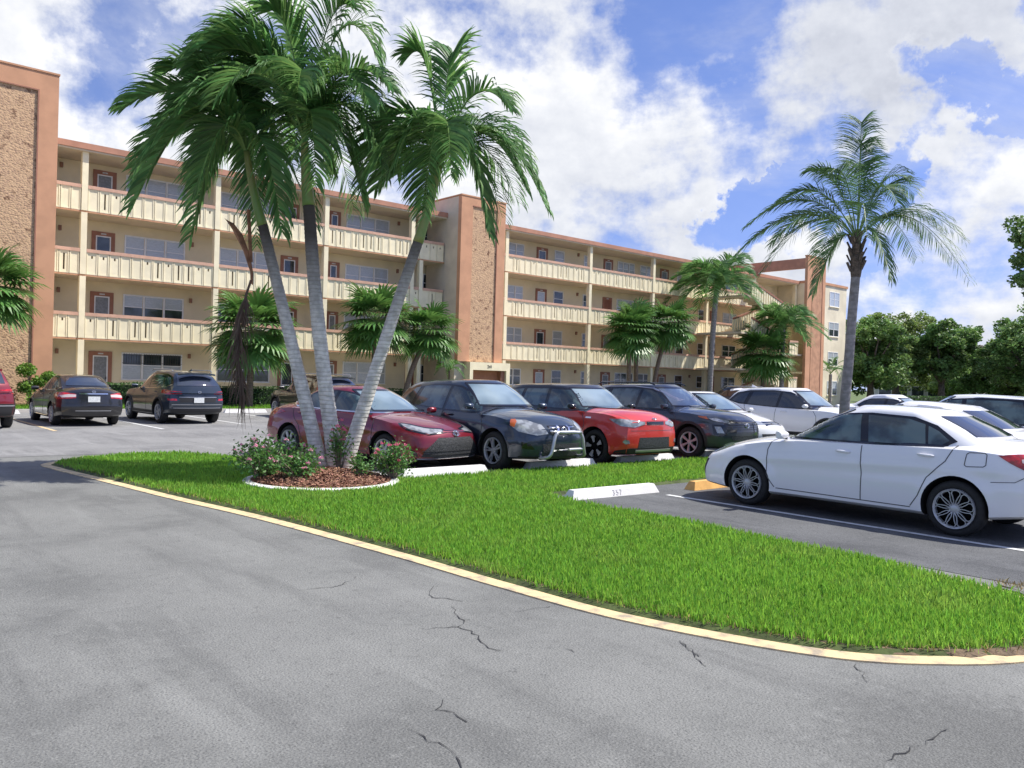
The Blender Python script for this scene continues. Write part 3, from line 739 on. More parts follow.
SEDAN_MAROON = sedan(W=1.78, fo=.95, ro=.98, wr=.318, paint=M['p_maroon'], rim='cover', top=[(-2.36,.92),(-2.30,1.02),(-2.0,1.08),(-1.6,1.10),(1.0,.985),(1.6,.93),(2.0,.86),(2.2,.80),(2.32,.66)],
    sh=[(-2.36,.84),(-2.2,.93),(-1.6,.98),(-.5,.97),(.9,.93),(1.5,.875),(1.9,.81),(2.15,.74),(2.3,.62)],
    ff=[(.15,-.08),(.25,0),(.5,0),(.62,-.03),(.74,-.10),(.85,-.25)], handlemat=M['p_maroon'],
    dlo_chrome=[(.95,.968),(-.4,.985),(-1.30,1.015),(-1.50,1.08)],
    det_parts=[D('headlight','head','CF',[(17,.70),(34,.665),(54,.735),(68,.82),(55,.80),(36,.75),(17,.73)],each=True,off=.007),
    D('headlight_surround','gloss_black','CF',[(13,.68),(34,.64),(56,.715),(72,.83),(56,.82),(36,.77),(13,.745)],each=True,off=.004),
    D('upper_grille','gloss_black','CF',[(-14,.685),(14,.685),(14,.72),(-14,.72)],mirror=False,off=.005),
    D('grille','mesh','CF',[(-42,.24),(42,.24),(38,.38),(24,.60),(-24,.60),(-38,.38)],mirror=False,off=.006),
    D('grille_frame','satin','CF',[(-46,.205),(46,.205),(45,.245),(-45,.245)],mirror=False,off=.016),
    D('fog_slot','gloss_black','CF',[(44,.27),(51,.33),(52,.42),(45,.34)],each=True,off=.006),
    D('taillight','tail','CB',[(25,.84),(60,.82),(80,.90),(60,.95),(25,.93)],each=True,off=.008),
    ]+[D('grille_bar','trim','CF',[(-40,z),(40,z),(40,z+.012),(-40,z+.012)],mirror=False,off=.014) for z in (.30,.36)],
    extras=[badge('F',0,.66,.075,.05), hbadge('F',0,.66,.034)])
ROGUE = suv(W=1.80, wb=2.69, fo=.93, ro=1.03, wr=.350, clad=False, gc=.22, paint=M['p_navy'], rim='five', gz0=.92,
    top=[(-2.40,1.0),(-2.2,1.10),(-1.5,1.10),(1.0,1.11),(1.5,1.08),(1.95,1.0),(2.15,.91),(2.28,.76)],
    roof=[(-2.2,1.50),(-1.8,1.56),(-1.0,1.615),(-.3,1.635),(.2,1.62),(.5,1.565),(1.2,1.1)],
    sh=[(-2.35,.98),(-1.6,1.03),(-.5,1.0),(.9,.99),(1.5,.975),(1.9,.915),(2.15,.82),(2.3,.68)], wsglass=M['glass_ws'], mirrormat=M['p_navy'],
    rw=[(-.60,1.15),(.60,1.15),(.52,1.45),(-.52,1.45)],
    windows=[[(.80,1.03),(.62,1.18),(.30,1.38),(.05,1.46),(-.18,1.485),(-.25,1.035)],
                 [(-.33,1.04),(-.26,1.49),(-.9,1.485),(-1.16,1.46),(-1.34,1.09)], [(-1.46,1.12),(-1.30,1.45),(-1.62,1.40),(-1.92,1.20),(-1.6,1.13)]],
    dlo=[(1.0,1.0),(.72,1.17),(.34,1.40),(.05,1.50),(-.5,1.53),(-1.3,1.51),(-1.75,1.43),(-2.05,1.20),(-1.6,1.09),(-.4,1.02)],
    det_parts=[D('headlight','head','CF',[(20,.70),(32,.67),(50,.73),(61,.84),(60,.93),(44,.93),(26,.85)],each=True,off=.008),
    D('turn_signal','amber','CF',[(55,.80),(60,.82),(62,.93),(57,.935),(54,.90)],each=True,off=.012),
    D('grille','gloss_black','CF',[(-17,.68),(17,.68),(20,.84),(-20,.84)],mirror=False,off=.006),
    D('grille_chrome','chrome','CF',[(7.0,.68),(9.5,.68),(8.5,.84),(6.0,.84)],each=True,off=.016),
    D('lower_grille','mesh','CF',[(-24,.30),(24,.30),(26,.52),(-26,.52)],mirror=False,off=.006),
    D('fog_recess','gloss_black','CF',[(34,.42),(46,.44),(47,.56),(38,.52)],each=True,off=.006),
    D('front_skirt','trim','CF',[(-50,.22),(50,.22),(50,.30),(-50,.30)],mirror=False,off=.008),
    D('taillight','tail','CB',[(40,.80),(62,.80),(66,1.1),(50,1.1)],each=True,off=.008)]
     +[D('grille_bar','chrome','CF',[(a,z),(b,z),(b,z+.016),(a,z+.016)],mirror=True,off=.013) for z in (.69,.745,.80) for a,b in ((8,18),)],
    extras=[bullbar, badge('F',0,.76,.06,.055), hbadge('F',0,.76,.05)])
SOUL = suv(pcf=.10, W=1.80, wb=2.57, fo=.86, ro=.71, wr=.345, rr=.232, gc=.20, clad=False, archgap=.05, paint=M['p_red'], roofpaint=M['p_black'], rim='soul', gz0=.94, flare=.03,
    top=[(-2.1,1.05),(-1.9,1.12),(1.0,1.12),(1.5,1.11),(1.85,1.07),(2.03,1.0),(2.14,.88)],
    ff=[(.2,-.07),(.35,-.01),(.6,0),(.9,-.015),(1.02,-.06),(1.12,-.18)],
    sh=[(-2.1,1.0),(-1.6,1.04),(-.5,1.01),(.9,1.03),(1.5,1.02),(1.8,.99),(2.0,.92),(2.14,.82)], crease=[(-2,.92),(2,.86)],
    back=[(0,-1.98),(.4,-1.94),(.8,-1.86),(1,-1.74)], front=[(0,1.16),(.22,1.02),(.7,.62),(1,.28)],
    roof=[(-2.0,1.52),(-1.6,1.57),(-.8,1.60),(-.2,1.605),(.25,1.59),(.5,1.55),(1.1,1.1)], wb2=.845, wr2=.70,
    dlo=[(.98,1.03),(.76,1.20),(.50,1.43),(.36,1.50),(-.2,1.525),(-1.0,1.515),(-1.62,1.46),(-1.70,1.16),(-.4,1.07)],
    windows=[[(.80,1.07),(.66,1.20),(.42,1.41),(.30,1.455),(-.16,1.475),(-.20,1.08)],
             [(-.29,1.085),(-.25,1.478),(-.95,1.465),(-1.03,1.14)], [(-1.13,1.155),(-1.06,1.46),(-1.55,1.42),(-1.62,1.19)]],
    ws=[(-.65,1.12),(.65,1.12),(.57,1.50),(-.57,1.50)], rw=[(-.60,1.16),(.60,1.16),(.52,1.45),(-.52,1.45)], mirror=(.70,.89,1.13), mirrormat=M['gloss_black'],
    seams=[[(.88,1.0),(.98,.85),(.97,.55),(.88,.36)], [(-.24,1.05),(-.26,.65),(-.24,.34)], [(-1.25,1.05),(-1.16,.85),(-.95,.70),(-.86,.50),(-.80,.35)], [(.88,.35),(-.80,.34)]],
    handles=[(.02,.95),(-.86,.98)],
    det_parts=[D('headlight','head','CF',[(18,.83),(32,.77),(46,.79),(60,.92),(48,.93),(32,.905),(18,.88)],each=True,off=.008),
    D('grille','gloss_black','CF',[(-15,.82),(15,.82),(15,.885),(-15,.885)],mirror=False,off=.006),
    D('lower_grille','mesh','CF',[(-27,.36),(27,.36),(25,.57),(-25,.57)],mirror=False,off=.006),
    D('skid_plate','satin','CF',[(-30,.285),(30,.285),(30,.325),(-30,.325)],mirror=False,off=.02),
    D('front_skirt','trim','CF',[(-56,.20),(56,.20),(52,.30),(36,.36),(-36,.36),(-52,.30)],mirror=False,off=.008),
    D('fog_lamp','head','CF',[(37,.46),(41,.44),(44,.48),(42,.53),(38,.52)],each=True,off=.014),
    D('bumper_line','gap','CF',[(-36,.70),(36,.70),(36,.708),(-36,.708)],mirror=False,off=.003),
    D('fender_badge','chrome','LR',[(1.02,.905),(1.17,.905),(1.17,.935),(1.02,.935)],off=.012),
    D('taillight','tail','CB',[(48,.80),(62,.80),(62,1.1),(50,1.1)],each=True,off=.008)],
    extras=[badge('F',0,.925,.06,.03)])
TUC22 = suv(W=1.865, wb=2.755, fo=.90, ro=.97, paint=M['p_slate'], rim='six', glass=M['glass'],
    det_parts=[D('grille','gloss_black','CF',[(-33,.62),(33,.62),(38,.80),(34,.88),(-34,.88),(-38,.80)],mirror=False,off=.006),
    D('running_light','head','CF',[(30,.80),(50,.86),(58,.92),(44,.905),(30,.865)],each=True,off=.012),
    D('turn_signal','amber','CF',[(56,.885),(70,.93),(72,.96),(60,.945)],each=True,off=.012),
    D('headlight','head','CF',[(38,.60),(46,.60),(49,.74),(42,.74)],each=True,off=.010),
    D('headlight_recess','gloss_black','CF',[(34,.56),(50,.56),(52,.78),(36,.78)],each=True,off=.005),
    D('skid_plate','satin','CF',[(-40,.27),(40,.27),(36,.36),(28,.40),(-28,.40),(-36,.36)],mirror=False,off=.010),
    D('lower_grille','mesh','CF',[(-26,.44),(26,.44),(28,.54),(-28,.54)],mirror=False,off=.006),
    D('taillight','tail','CB',[(30,.90),(62,.88),(62,1.02),(30,.98)],each=True,off=.008)]
     +[D('grille_bar','trim','CF',[(-33,z),(33,z),(33,z+.010),(-33,z+.010)],mirror=False,off=.012) for z in (.67,.72,.77,.82)],
    dlo_chrome=[(.98,1.04),(.72,1.215),(.34,1.435),(.05,1.535),(-.5,1.575),(-1.3,1.555),(-1.75,1.475),(-2.02,1.23)], chromemat=M['satin'],
    extras=[badge('F',0,.76,.085,.05), hbadge('F',0,.76,.04), roofrails(1.665,-1.7,.1,.60,M['gloss_black'])])
HATCH = sedan(paint=M['p_white2'], fo=.90, ro=.80, W=1.76, wb=2.60, det=.8, rim='cover', top=[(-2.2,.98),(-2.0,1.06),(1.0,.99),(1.5,.935),(1.9,.84),(2.08,.76),(2.2,.64)],
    sh=[(-2.2,.90),(-1.8,1.0),(-.5,.99),(.9,.95),(1.5,.87),(1.85,.78),(2.05,.70),(2.2,.6)],
    back=[(0,-2.02),(.4,-1.90),(.8,-1.70),(1,-1.45)], roof=[(-2.0,1.38),(-1.5,1.45),(-.8,1.475),(-.2,1.48),(.15,1.47),(.5,1.42),(1.2,1.0)], wr2=.63,
    dlo=[(1.02,.975),(.72,1.14),(.30,1.31),(.05,1.375),(-.30,1.40),(-1.0,1.385),(-1.5,1.29),(-1.72,1.12),(-1.30,1.04),(-.4,1.0)],
    windows=[[(.80,1.005),(.62,1.125),(.28,1.27),(.02,1.345),(-.17,1.365),(-.25,1.013)],[(-.33,1.02),(-.26,1.37),(-.95,1.355),(-1.10,1.05)],[(-1.17,1.06),(-1.05,1.345),(-1.42,1.27),(-1.6,1.12)]],
    ws=[(-.68,1.01),(.68,1.01),(.54,1.41),(-.54,1.41)], rw=[(-.60,1.10),(.60,1.10),(.50,1.36),(-.50,1.36)],
    det_parts=[D('headlight','head','CF',[(20,.68),(44,.68),(66,.78),(52,.80),(24,.75)],each=True,off=.007),
    D('grille','gloss_black','CF',[(-22,.655),(22,.655),(22,.755),(-22,.755)],mirror=False,off=.006),
    D('grille_bar','satin','CF',[(-22,.70),(22,.70),(22,.708),(-22,.708)],mirror=False,off=.011),
    D('lower_grille','mesh','CF',[(-30,.28),(30,.28),(32,.46),(-32,.46)],mirror=False,off=.006),
    D('taillight','tail','CB',[(38,.82),(70,.82),(78,.95),(42,.97)],each=True,off=.008)],
    extras=[badge('F',0,.705,.05,.045), hbadge('F',0,.705,.03), spoiler(-1.72,1.40,.55)])
CX = suv(W=1.84, wb=2.70, fo=.92, ro=.93, paint=M['p_white'], glass=M['glass_tint'], det=.8, rim='five', handlemat=M['p_white'],
    det_parts=[D('headlight','head','CF',[(24,.80),(50,.82),(62,.88),(44,.88),(24,.86)],each=True,off=.007),
    D('grille','gloss_black','CF',[(-26,.50),(26,.50),(26,.86),(-26,.86)],mirror=False,off=.006),
    D('taillight','tail','CB',[(34,.90),(64,.90),(74,1.0),(50,1.02),(34,.99)],each=True,off=.008)],
    extras=[spoiler(-2.02,1.555,.55), fin(-1.55,1.66)])
DARKSEDAN = sedan(paint=M['p_black'], W=1.76, wb=2.60, fo=.92, ro=1.02, rim='cover', glass=M['glass'], dlo_chrome=[(.95,.968),(-.4,.985),(-1.30,1.015),(-1.46,1.08)],
    det_parts=[D('headlight','head','CF',HL_OLD,each=True,off=.006),
    D('taillight','tail','CB',[(26,.80),(52,.76),(66,.80),(76,.90),(62,.955),(34,.935),(26,.91)],each=True,off=.008),
    D('taillight_clear','tail_w','CB',[(26,.83),(44,.81),(50,.86),(36,.905),(26,.895)],each=True,off=.014),
    D('trunk_chrome','chrome','CB',[(-22,.905),(22,.905),(22,.935),(-22,.935)],mirror=False,off=.014),
    D('bumper_step','trim','CB',[(-48,.655),(48,.655),(48,.665),(-48,.665)],mirror=False,off=.004),
    D('bumper_line','satin','CB',[(-26,.44),(26,.44),(26,.455),(-26,.455)],mirror=False,off=.008),
    D('front_grille','mesh','CF',[(-26,.3),(26,.3),(26,.6),(-26,.6)],mirror=False,off=.006)],
    extras=[plate('B',.77), badge('B',0,.975,.045,.03)])
DARKSUV = suv(paint=M['p_darkblue'], W=1.85, wb=2.67, fo=.9, ro=.91, rim='five', glass=M['glass'], dlo_chrome=[(.95,1.045),(-.4,1.07),(-1.6,1.13),(-2.0,1.22)],
    det_parts=[D('headlight','head','CF',[(24,.80),(50,.82),(62,.88),(44,.88),(24,.86)],each=True,off=.007),
    D('taillight','tail','CB',[(28,.93),(50,.91),(70,.95),(76,1.04),(56,1.045),(28,1.00)],each=True,off=.008),
    D('lower_taillight','tail','CB',[(34,.73),(48,.73),(50,.79),(36,.79)],each=True,off=.008),
    D('hatch_recess','trim','CB',[(-30,.68),(30,.68),(32,.82),(-32,.82)],mirror=False,off=.002),
    D('hatch_garnish','satin','CB',[(-32,.83),(32,.83),(32,.845),(-32,.845)],mirror=False,off=.010),
    D('bumper_strip','satin','CB',[(-42,.60),(42,.60),(42,.615),(-42,.615)],mirror=False,off=.010),
    D('bumper_strip','satin','CB',[(-40,.50),(40,.50),(40,.512),(-40,.512)],mirror=False,off=.010),
    D('rear_skid','trim','CB',[(-48,.32),(48,.32),(46,.48),(-46,.48)],mirror=False,off=.006)],
    extras=[plate('B',.745), badge('B',0,.99,.05,.03), spoiler(-2.03,1.56,.56), fin(-1.5,1.655), roofrails(1.665,-1.7,.1,.60)])
DARKWAG = suv(paint=M['p_black'], W=1.82, wb=2.66, fo=.9, ro=1.0, rim='ten', det=.7, glass=M['glass_tint'],
    det_parts=[D('headlight','head','CF',[(24,.80),(50,.82),(62,.88),(44,.88),(24,.86)],each=True,off=.007),
    D('taillight','tail','CB',[(40,.85),(56,.85),(62,1.2),(50,1.2)],each=True,off=.008)],
    extras=[plate('B',.80), roofrails(1.665,-1.7,.1,.60), spoiler(-2.03,1.56,.56)])
REDSUV = suv(paint=M['p_darkred'], W=1.85, wb=2.66, fo=.9, ro=.94, rim='ten', det=.8, glass=M['glass'],
    det_parts=[D('taillight','tail','CB',[(28,.93),(50,.91),(70,.93),(76,1.06),(56,1.07),(28,1.02)],each=True,off=.008),
    D('taillight_clear','tail_w','CB',[(40,.945),(66,.955),(68,1.0),(44,.985)],each=True,off=.014),
    D('rear_skid','trim','CB',[(-54,.30),(54,.30),(50,.66),(-50,.66)],mirror=False,off=.006),
    D('bumper_strip','satin','CB',[(-50,.60),(50,.60),(50,.625),(-50,.625)],mirror=False,off=.012)],
    extras=[plate('B',.82), spoiler(-2.03,1.56,.56)])
def place_cars():
    dn = -PI/2; up = PI/2
    def by_nose(sp, X, Yn, dirn, *a, tilt=0, **k):
        nose = sp['wb']/2+sp['fo']; h = (up if dirn > 0 else dn)+tilt
        return build_car(sp, X-nose*math.cos(h), Yn-nose*math.sin(h), h, *a, **k)
    # near row, nose away from us
    r = build_car(SEDAN_WHITE, 9.86+.888, 3.66+1.35, up, 'white four-door sedan with black ten-petal wheels, nearest car, parked at the yellow wheel stop', 'car', GRP)
    c2 = dict(SEDAN_WHITE); c2.update(HATCH); c2.update(paint=M['p_white'], ro=.98, fo=.95, wb=2.65, roof=[(-2.0,1.10),(-1.2,1.40),(-.8,1.45),(-.2,1.495),(.15,1.49),(.5,1.44),(1.2,1.0)],
        back=[(0,-2.10),(.35,-1.80),(.75,-1.30),(1,-.9)], rw=[(-.60,1.13),(.60,1.13),(.48,1.37),(-.48,1.37)], dlo=SEDAN_WHITE['dlo'], front=SEDAN_WHITE['front'], windows=SEDAN_WHITE['windows'], top=SEDAN_WHITE['top'], sh=SEDAN_WHITE['sh'],
        extras=[plate('B',.62)])
    by_nose(c2, 13.5, 7.9, 1, 'white car directly behind the nearest white sedan, only its roof and rear glass showing', 'car', GRP)
    c3 = dict(CX); c3.update(glass=M['glass'], clad=False, paint=M['p_white2'], extras=[plate('B', .8)], roof=[(-2.2,1.47),(-1.8,1.54),(-1.0,1.605),(-.3,1.625),(.2,1.60),(.5,1.55),(1.2,1.1)])
    by_nose(c3, 16.5, 8.25, 1, 'tall white crossover with clear side windows at the right edge of the photo', 'car', GRP)
    # row facing us across the grass strip
    h = dn+R(11); u_ = Vector((math.cos(h), math.sin(h))); n_ = Vector((-u_.y, u_.x))
    hub = Vector((7.70, 12.25)); c = hub + n_*.87 - u_*1.35
    build_car(SEDAN_MAROON, c.x, c.y, h, 'maroon red sedan with wide black lower grille parked behind the palm bed', 'car', GRP)
    build_car(ROGUE, 9.46+.87, 11.36+1.345, dn, 'dark navy compact SUV with a silver bull bar on its front bumper', 'car', GRP)
    build_car(SOUL, 12.1+.86, 11.32+1.285, dn, 'bright red boxy hatchback with a black roof', 'car', GRP)
    build_car(TUC22, 15.05+.90, 11.19+1.377, dn, 'dark slate grey SUV with a wide black grille beside the red boxy car', 'car', GRP)
    by_nose(HATCH, 18.75, 11.2, -1, 'white hatchback with a slim black grille, between the slate SUV and a white SUV', 'car', GRP)
    by_nose(CX, 22.4, 10.4, -1, 'white SUV with dark tinted side windows beside the tall palm trunk', 'car', GRP)
    s5 = sedan(paint=M['p_white'], det=.55, rim='ten', glass=M['glass_tint'], roof=[(-2.0,1.10),(-1.2,1.43),(-.8,1.49),(-.25,1.515),(.1,1.50),(.45,1.45),(1.2,1.0)])
    by_nose(s5, 31.2, 11.3, -1, 'white sedan with black windows in the distance just right of the tall palm trunk', 'car', GRP)
    s6 = sedan(paint=M['p_silver'], det=.55, rim='ten', roof=[(-2.0,1.10),(-1.2,1.43),(-.8,1.49),(-.25,1.515),(.1,1.50),(.45,1.45),(1.2,1.0)])
    by_nose(s6, 39.0, 11.3, -1, 'pale silver sedan with grey windows, far off between two white cars', 'car', GRP)
    # row along the building, nose in
    build_car(REDSUV, 3.26, 25.1+1.33, up, 'dark red SUV cut off by the left edge of the photo', 'car', GRP)
    build_car(DARKSEDAN, 6.12, 25.85+1.3, up, 'black sedan seen from behind with a chrome strip over its licence plate', 'car', GRP)
    build_car(DARKSUV, 9.08, 26.1+1.335, up+R(2), 'dark blue-black SUV seen from behind beside the black sedan', 'car', GRP)
    build_car(DARKWAG, 14.4, 26.6+1.33, up, 'black SUV mostly hidden behind the three palm trunks', 'car', GRP)
    d10 = dict(DARKWAG); d10.update(paint=M['p_slate'], det=.6)
    build_car(d10, 40.6, 27.3, up, 'dark SUV with roof rails far behind the white hatchback', 'car', GRP)
place_cars()
# ------------------------------------------------------------------ the apartment building
YF, YW = 38.41, 40.30            # railing plane, back wall of the walkways
ZS, ST = 2.856, 2.72             # underside of first slab, storey height
def boxobj(name, m, parent, *b): mb = MB(); mb.box(*b); return mb.build(name, m, parent)
def window(parent, x0, x1, z0, z1, y, panes=3, m='blind', split=.5, low=None, bars=False):
    """recessed glazing in a white frame; faces -Y"""
    f = MB(); w = .065
    f.box(x0, x1, y-.035, y+.03, z0, z0+w); f.box(x0, x1, y-.035, y+.03, z1-w, z1)
    xs = [x0+(x1-x0)*i/panes for i in range(panes+1)]
    for i, x in enumerate(xs):
        a = x if i == 0 else x-w*.6; b = x+w if i == 0 else (x+w*.6 if i < panes else x)
        if i == panes: a = x-w
        f.box(a, b, y-.035, y+.03, z0+w, z1-w)
    zm = z0+(z1-z0)*split
    for i in range(panes): f.box(xs[i]+w, xs[i+1]-w, y-.022, y+.02, zm-.02, zm+.02)
    o = f.build('window', M['white_frame'], parent)
    for i in range(panes):
        boxobj('upper_pane', M[m], o, xs[i]+w*.9, xs[i+1]-w*.9, y-.010, y+.02, zm+.02, z1-w)
        boxobj('lower_pane', M[low or m], o, xs[i]+w*.9, xs[i+1]-w*.9, y-.010, y+.02, z0+w, zm-.02)
    s = MB(); s.box(x0-.05, x1+.05, y-.09, y-.036, z0-.06, z0-.002); s.build('sill', M['cream'], o)
    if bars:
        b = MB(); n = int((x1-x0)/.11)
        for k in range(1, n): b.box(x0+(x1-x0)*k/n-.006, x0+(x1-x0)*k/n+.006, y-.055, y-.043, zm+.03, z1-.03)
        for z in (zm+.10, z1-.12): b.box(x0+.03, x1-.03, y-.043, y-.036, z-.01, z+.01)
        b.build('security_bars', M['grille_bars'], o)
    return o
def door(parent, x0, x1, z0, z1, y, glass='screen', frame='salmon_dark', white=True, solid=False):
    f = MB(); w = .17
    f.box(x0, x0+w, y-.05, y+.02, z0, z1); f.box(x1-w, x1, y-.05, y+.02, z0, z1); f.box(x0+w, x1-w, y-.05, y+.02, z1-w*1.1, z1)
    if not white: w2 = 0
    o = f.build('door', M[frame], parent)
    a, b, t = x0+w+.003, x1-w-.003, z1-w*1.1-.003
    if solid:
        boxobj('door_leaf', M['door_brown'], o, a, b, y-.03, y+.015, z0, t)
    else:
        g = MB(); g.box(a, a+.05, y-.045, y+.01, z0, t); g.box(b-.05, b, y-.045, y+.01, z0, t); g.box(a+.05, b-.05, y-.045, y+.01, t-.05, t); g.box(a+.05, b-.05, y-.045, y+.01, z0+.85, z0+.91)
        g.build('storm_door_frame', M['white_frame'], o)
        boxobj('storm_door_panel', M[glass], o, a+.05, b-.05, y-.02, y+.01, z0, t-.05)
    boxobj('number_plate', M['white_paint'], o, (x0+x1)/2-.11, (x0+x1)/2+.11, y-.062, y-.0502, z1-.13, z1-.07)
    h = MB(); h.box(b-.10, b-.06, y-.10, y-.0452, z0+1.0, z0+1.12); h.build('handle', M['grille_bars'], o)
    return o
def railing(parent, x0, x1, zb, y0, seed, step=.47):
    """precast balustrade panels with a salmon cap"""
    rg = random.Random(seed); mb = MB(); n = max(1, round((x1-x0)/step)); w = (x1-x0)/n
    zt = zb+1.02; z0 = zb+.075
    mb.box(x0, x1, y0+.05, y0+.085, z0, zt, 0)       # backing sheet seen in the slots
    slot_sets = []
    for k in range(n):
        a = x0+k*w+.012; b = x0+(k+1)*w-.012
        if k % 4 == 1: sl = rg.choice(['full', 'top', 'full', 'none'])
        else: sl = rg.choice(['top', 'top', 'none', 'none', 'none', 'full'])
        c = (a+b)/2; sw = .035
        # the panel: two flat boards and a raised border
        if sl == 'full': za, zc = z0+.14, zt-.12
        elif sl == 'top': za, zc = zt-.25, zt-.13
        else: za = zc = None
        if za:
            mb.box(a, c-sw, y0, y0+.049, z0, zt, 1); mb.box(c+sw, b, y0, y0+.049, z0, zt, 1)
            mb.box(c-sw, c+sw, y0, y0+.049, z0, za, 1); mb.box(c-sw, c+sw, y0, y0+.049, zc, zt, 1)
        else: mb.box(a, b, y0, y0+.049, z0, zt, 1)
        mb.box(a, a+.045, y0-.022, y0-.001, z0, zt, 1); mb.box(b-.045, b, y0-.022, y0-.001, z0, zt, 1)
        mb.box(a+.045, b-.045, y0-.016, y0-.001, zt-.06, zt, 1); mb.box(a+.045, b-.045, y0-.016, y0-.001, z0, z0+.05, 1)
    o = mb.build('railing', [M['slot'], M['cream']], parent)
    c = MB(); c.box(x0, x1, y0-.05, y0+.12, zt+.002, zt+.145); c.build('railing_cap', M['cap'], o)
    return o
def facade():
    B = empty('apartment_building', (30, 40, 0), 0, 'long four-storey cream apartment building with salmon trim and open walkways', 'building')
    ex0, ex1 = -4.0, 66.7
    boxobj('wall', M['cream_wall'], B, ex0, ex1, YW, 50, 0, 10.93)
    boxobj('roof', M['fascia'], B, ex0, ex1, 38.14, 50.3, 10.935, 11.19)
    boxobj('roof_soffit', M['soffit'], B, ex0, ex1, 38.20, YW-.01, 10.86, 10.93)
    boxobj('ground_walkway', M['kerb'], B, ex0, ex1, 37.9, YW-.002, 0, .16)
    for k in range(3):
        z = ZS+ST*k
        s = boxobj('walkway_slab', M['soffit'], B, ex0, ex1, YF+.03, YW-.003, z+.005, z+.15)
        mb = MB(); mb.box(ex0, ex1, YF-.03, YF+.027, z, z+.07); mb.build('slab_edge', M['salmon'], s)
    posts = [3.0, 8.87, 14.59, 20.29, 25.65, 26.25, 32.61, 40.12, 46.81, 53.40, 60.0, 66.5]
    for X in posts:
        for k in range(4):
            zb = .16 if k == 0 else ZS+ST*(k-1)+.075; zt = ZS-.003 if k == 0 else ZS+ST*k-.003
            if k == 3: zt = 10.855
            boxobj('post', M['cream'], B, X-.12, X+.12, YF-.075, YF+.20, zb, zt)
            if k < 3 and False: pass
    rails = [(-3.9, 2.86), (3.14, 7.2), (7.55, 8.74), (9.0, 14.46), (14.72, 20.16), (20.42, 25.52), (25.78, 26.12), (26.38, 27.8), (31.15, 32.48), (32.74, 39.99), (40.25, 46.68), (46.94, 53.27), (53.53, 59.87)]
    for i, (a, b) in enumerate(rails):
        for k in range(3):
            if b-a > .2: railing(B, a, b, ZS+ST*k, YF-.02, i*7+k)
    zt = lambda k: [2.42, 5.12, 7.85, 10.62][k]
    fl = lambda k: .16 if k == 0 else ZS+.12+ST*(k-1)
    y = YW
    for k in range(4):
        t = zt(k)
        lo = 'glassdark' if k in (1,) else None
        # bay 1
        door(B, 9.64, 10.62, fl(k), t, y, 'glassdark' if k == 2 else 'screen')
        window(B, 11.03, 13.78, t-1.28, t, y, 3, {0: 'glassdark', 1: 'blind', 2: 'glassdark', 3: 'blind'}[k] if k != 2 else 'blind', .55, {0: 'blind', 1: 'glassdark', 2: 'blind', 3: 'blind'}[k], bars=(k == 0))
        # bay 2
        window(B, 15.45, 18.25, t-1.28, t, y, 3, {0: 'glassdark', 1: 'glassdark', 2: 'blind', 3: 'blind'}[k], .5)
        door(B, 18.70, 19.68, fl(k), t, y, 'glassdark')
        # bay 3
        door(B, 21.40, 22.14, fl(k), t, y, 'glassdark' if k in (3, 2) else 'screen')
        window(B, 22.50, 25.28, t-1.22, t, y, 3, 'blind', .5)
        # bay 4
        window(B, 27.70, 28.35, t-1.1, t, y, 1, 'glassdark', .5)
        if k < 2: door(B, 26.62, 27.35, fl(k), t, y, solid=True)
        # bay 5
        window(B, 34.35, 35.72, t-1.1, t, y, 2, 'blind' if k > 0 else 'screen', .55, 'glassdark' if k == 0 else None)
        door(B, 36.85, 37.86, fl(k), t, y, 'glassdark' if k in (3, 1) else 'blind')
        window(B, 38.52, 39.45, t-1.1, t, y, 1, 'glassdark' if k in (0, 2) else 'blind', .5)
        window(B, 41.38, 41.92, t-1.0, t, y, 1, 'glassdark' if k < 3 else 'blind', .5)
        # bay 6
        door(B, 43.44, 44.42, fl(k), t, y, 'screen', solid=(k == 2))
        window(B, 44.95, 46.85 if k == 3 else 46.95, t-1.05, t, y, 3, 'glassdark' if k == 0 else 'blind', .5)
        window(B, 47.49, 48.96, t-1.0, t, y, 2, 'blind' if k else 'screen', .5)
        # bay 7
        door(B, 49.87, 50.90, fl(k), t, y, 'screen')
        window(B, 52.0, 53.0, t-1.05, t, y, 1, 'glassdark' if k < 2 else 'blind', .5)
        window(B, 54.87, 55.72, t-1.0, t, y, 1, 'glassdark', .5)
        # bay 8
        door(B, 56.5, 57.3, fl(k), t, y, 'glassdark')
        window(B, 58.3, 60.3, t-1.0, t, y, 2, 'glassdark' if k != 2 else 'blind', .5)
        window(B, 61.4, 62.8, t-1.0, t, y, 2, 'glassdark' if k != 2 else 'blind', .5)
        # wall lights
        for x in (8.35, 14.1, 24.9+1.0, 40.8, 53.9):
            mb = MB(); mb.box(x-.06, x+.06, y-.10, y-.004, t-.17, t+.05); mb.box(x-.035, x+.035, y-.16, y-.101, t-.02, t+.03); mb.build('wall_lamp', M['lamp_metal'], B)
    # towers
    def tower(x0, x1, y0, y1, zt, fw=.71, ptop=.80, pb=0.0, inset=.05, name='stair_tower', right_w=None, sidem='shaded_side'):
        rw = right_w or fw; f = MB()
        f.box(x0, x0+fw, y0, y0+.30, pb, zt, 0); f.box(x1-rw, x1, y0, y0+.30, pb, zt, 0); f.box(x0+fw, x1-rw, y0, y0+.30, zt-ptop, zt, 0)
        o = f.build(name, M['salmon'], B)
        boxobj('pebble_panel', M['pebble'], o, x0+fw+.002, x1-rw-.002, y0+inset, y0+.29, pb, zt-ptop-.002)
        mb = MB(); mb.box(x1-rw-.03, x1-rw+.02, y0-.012, y0-.002, pb, zt-ptop+.03); mb.box(x0+fw-.02, x1-rw-.032, y0-.012, y0-.002, zt-ptop-.02, zt-ptop+.03); mb.build('panel_trim', M['salmon_dark'], o)
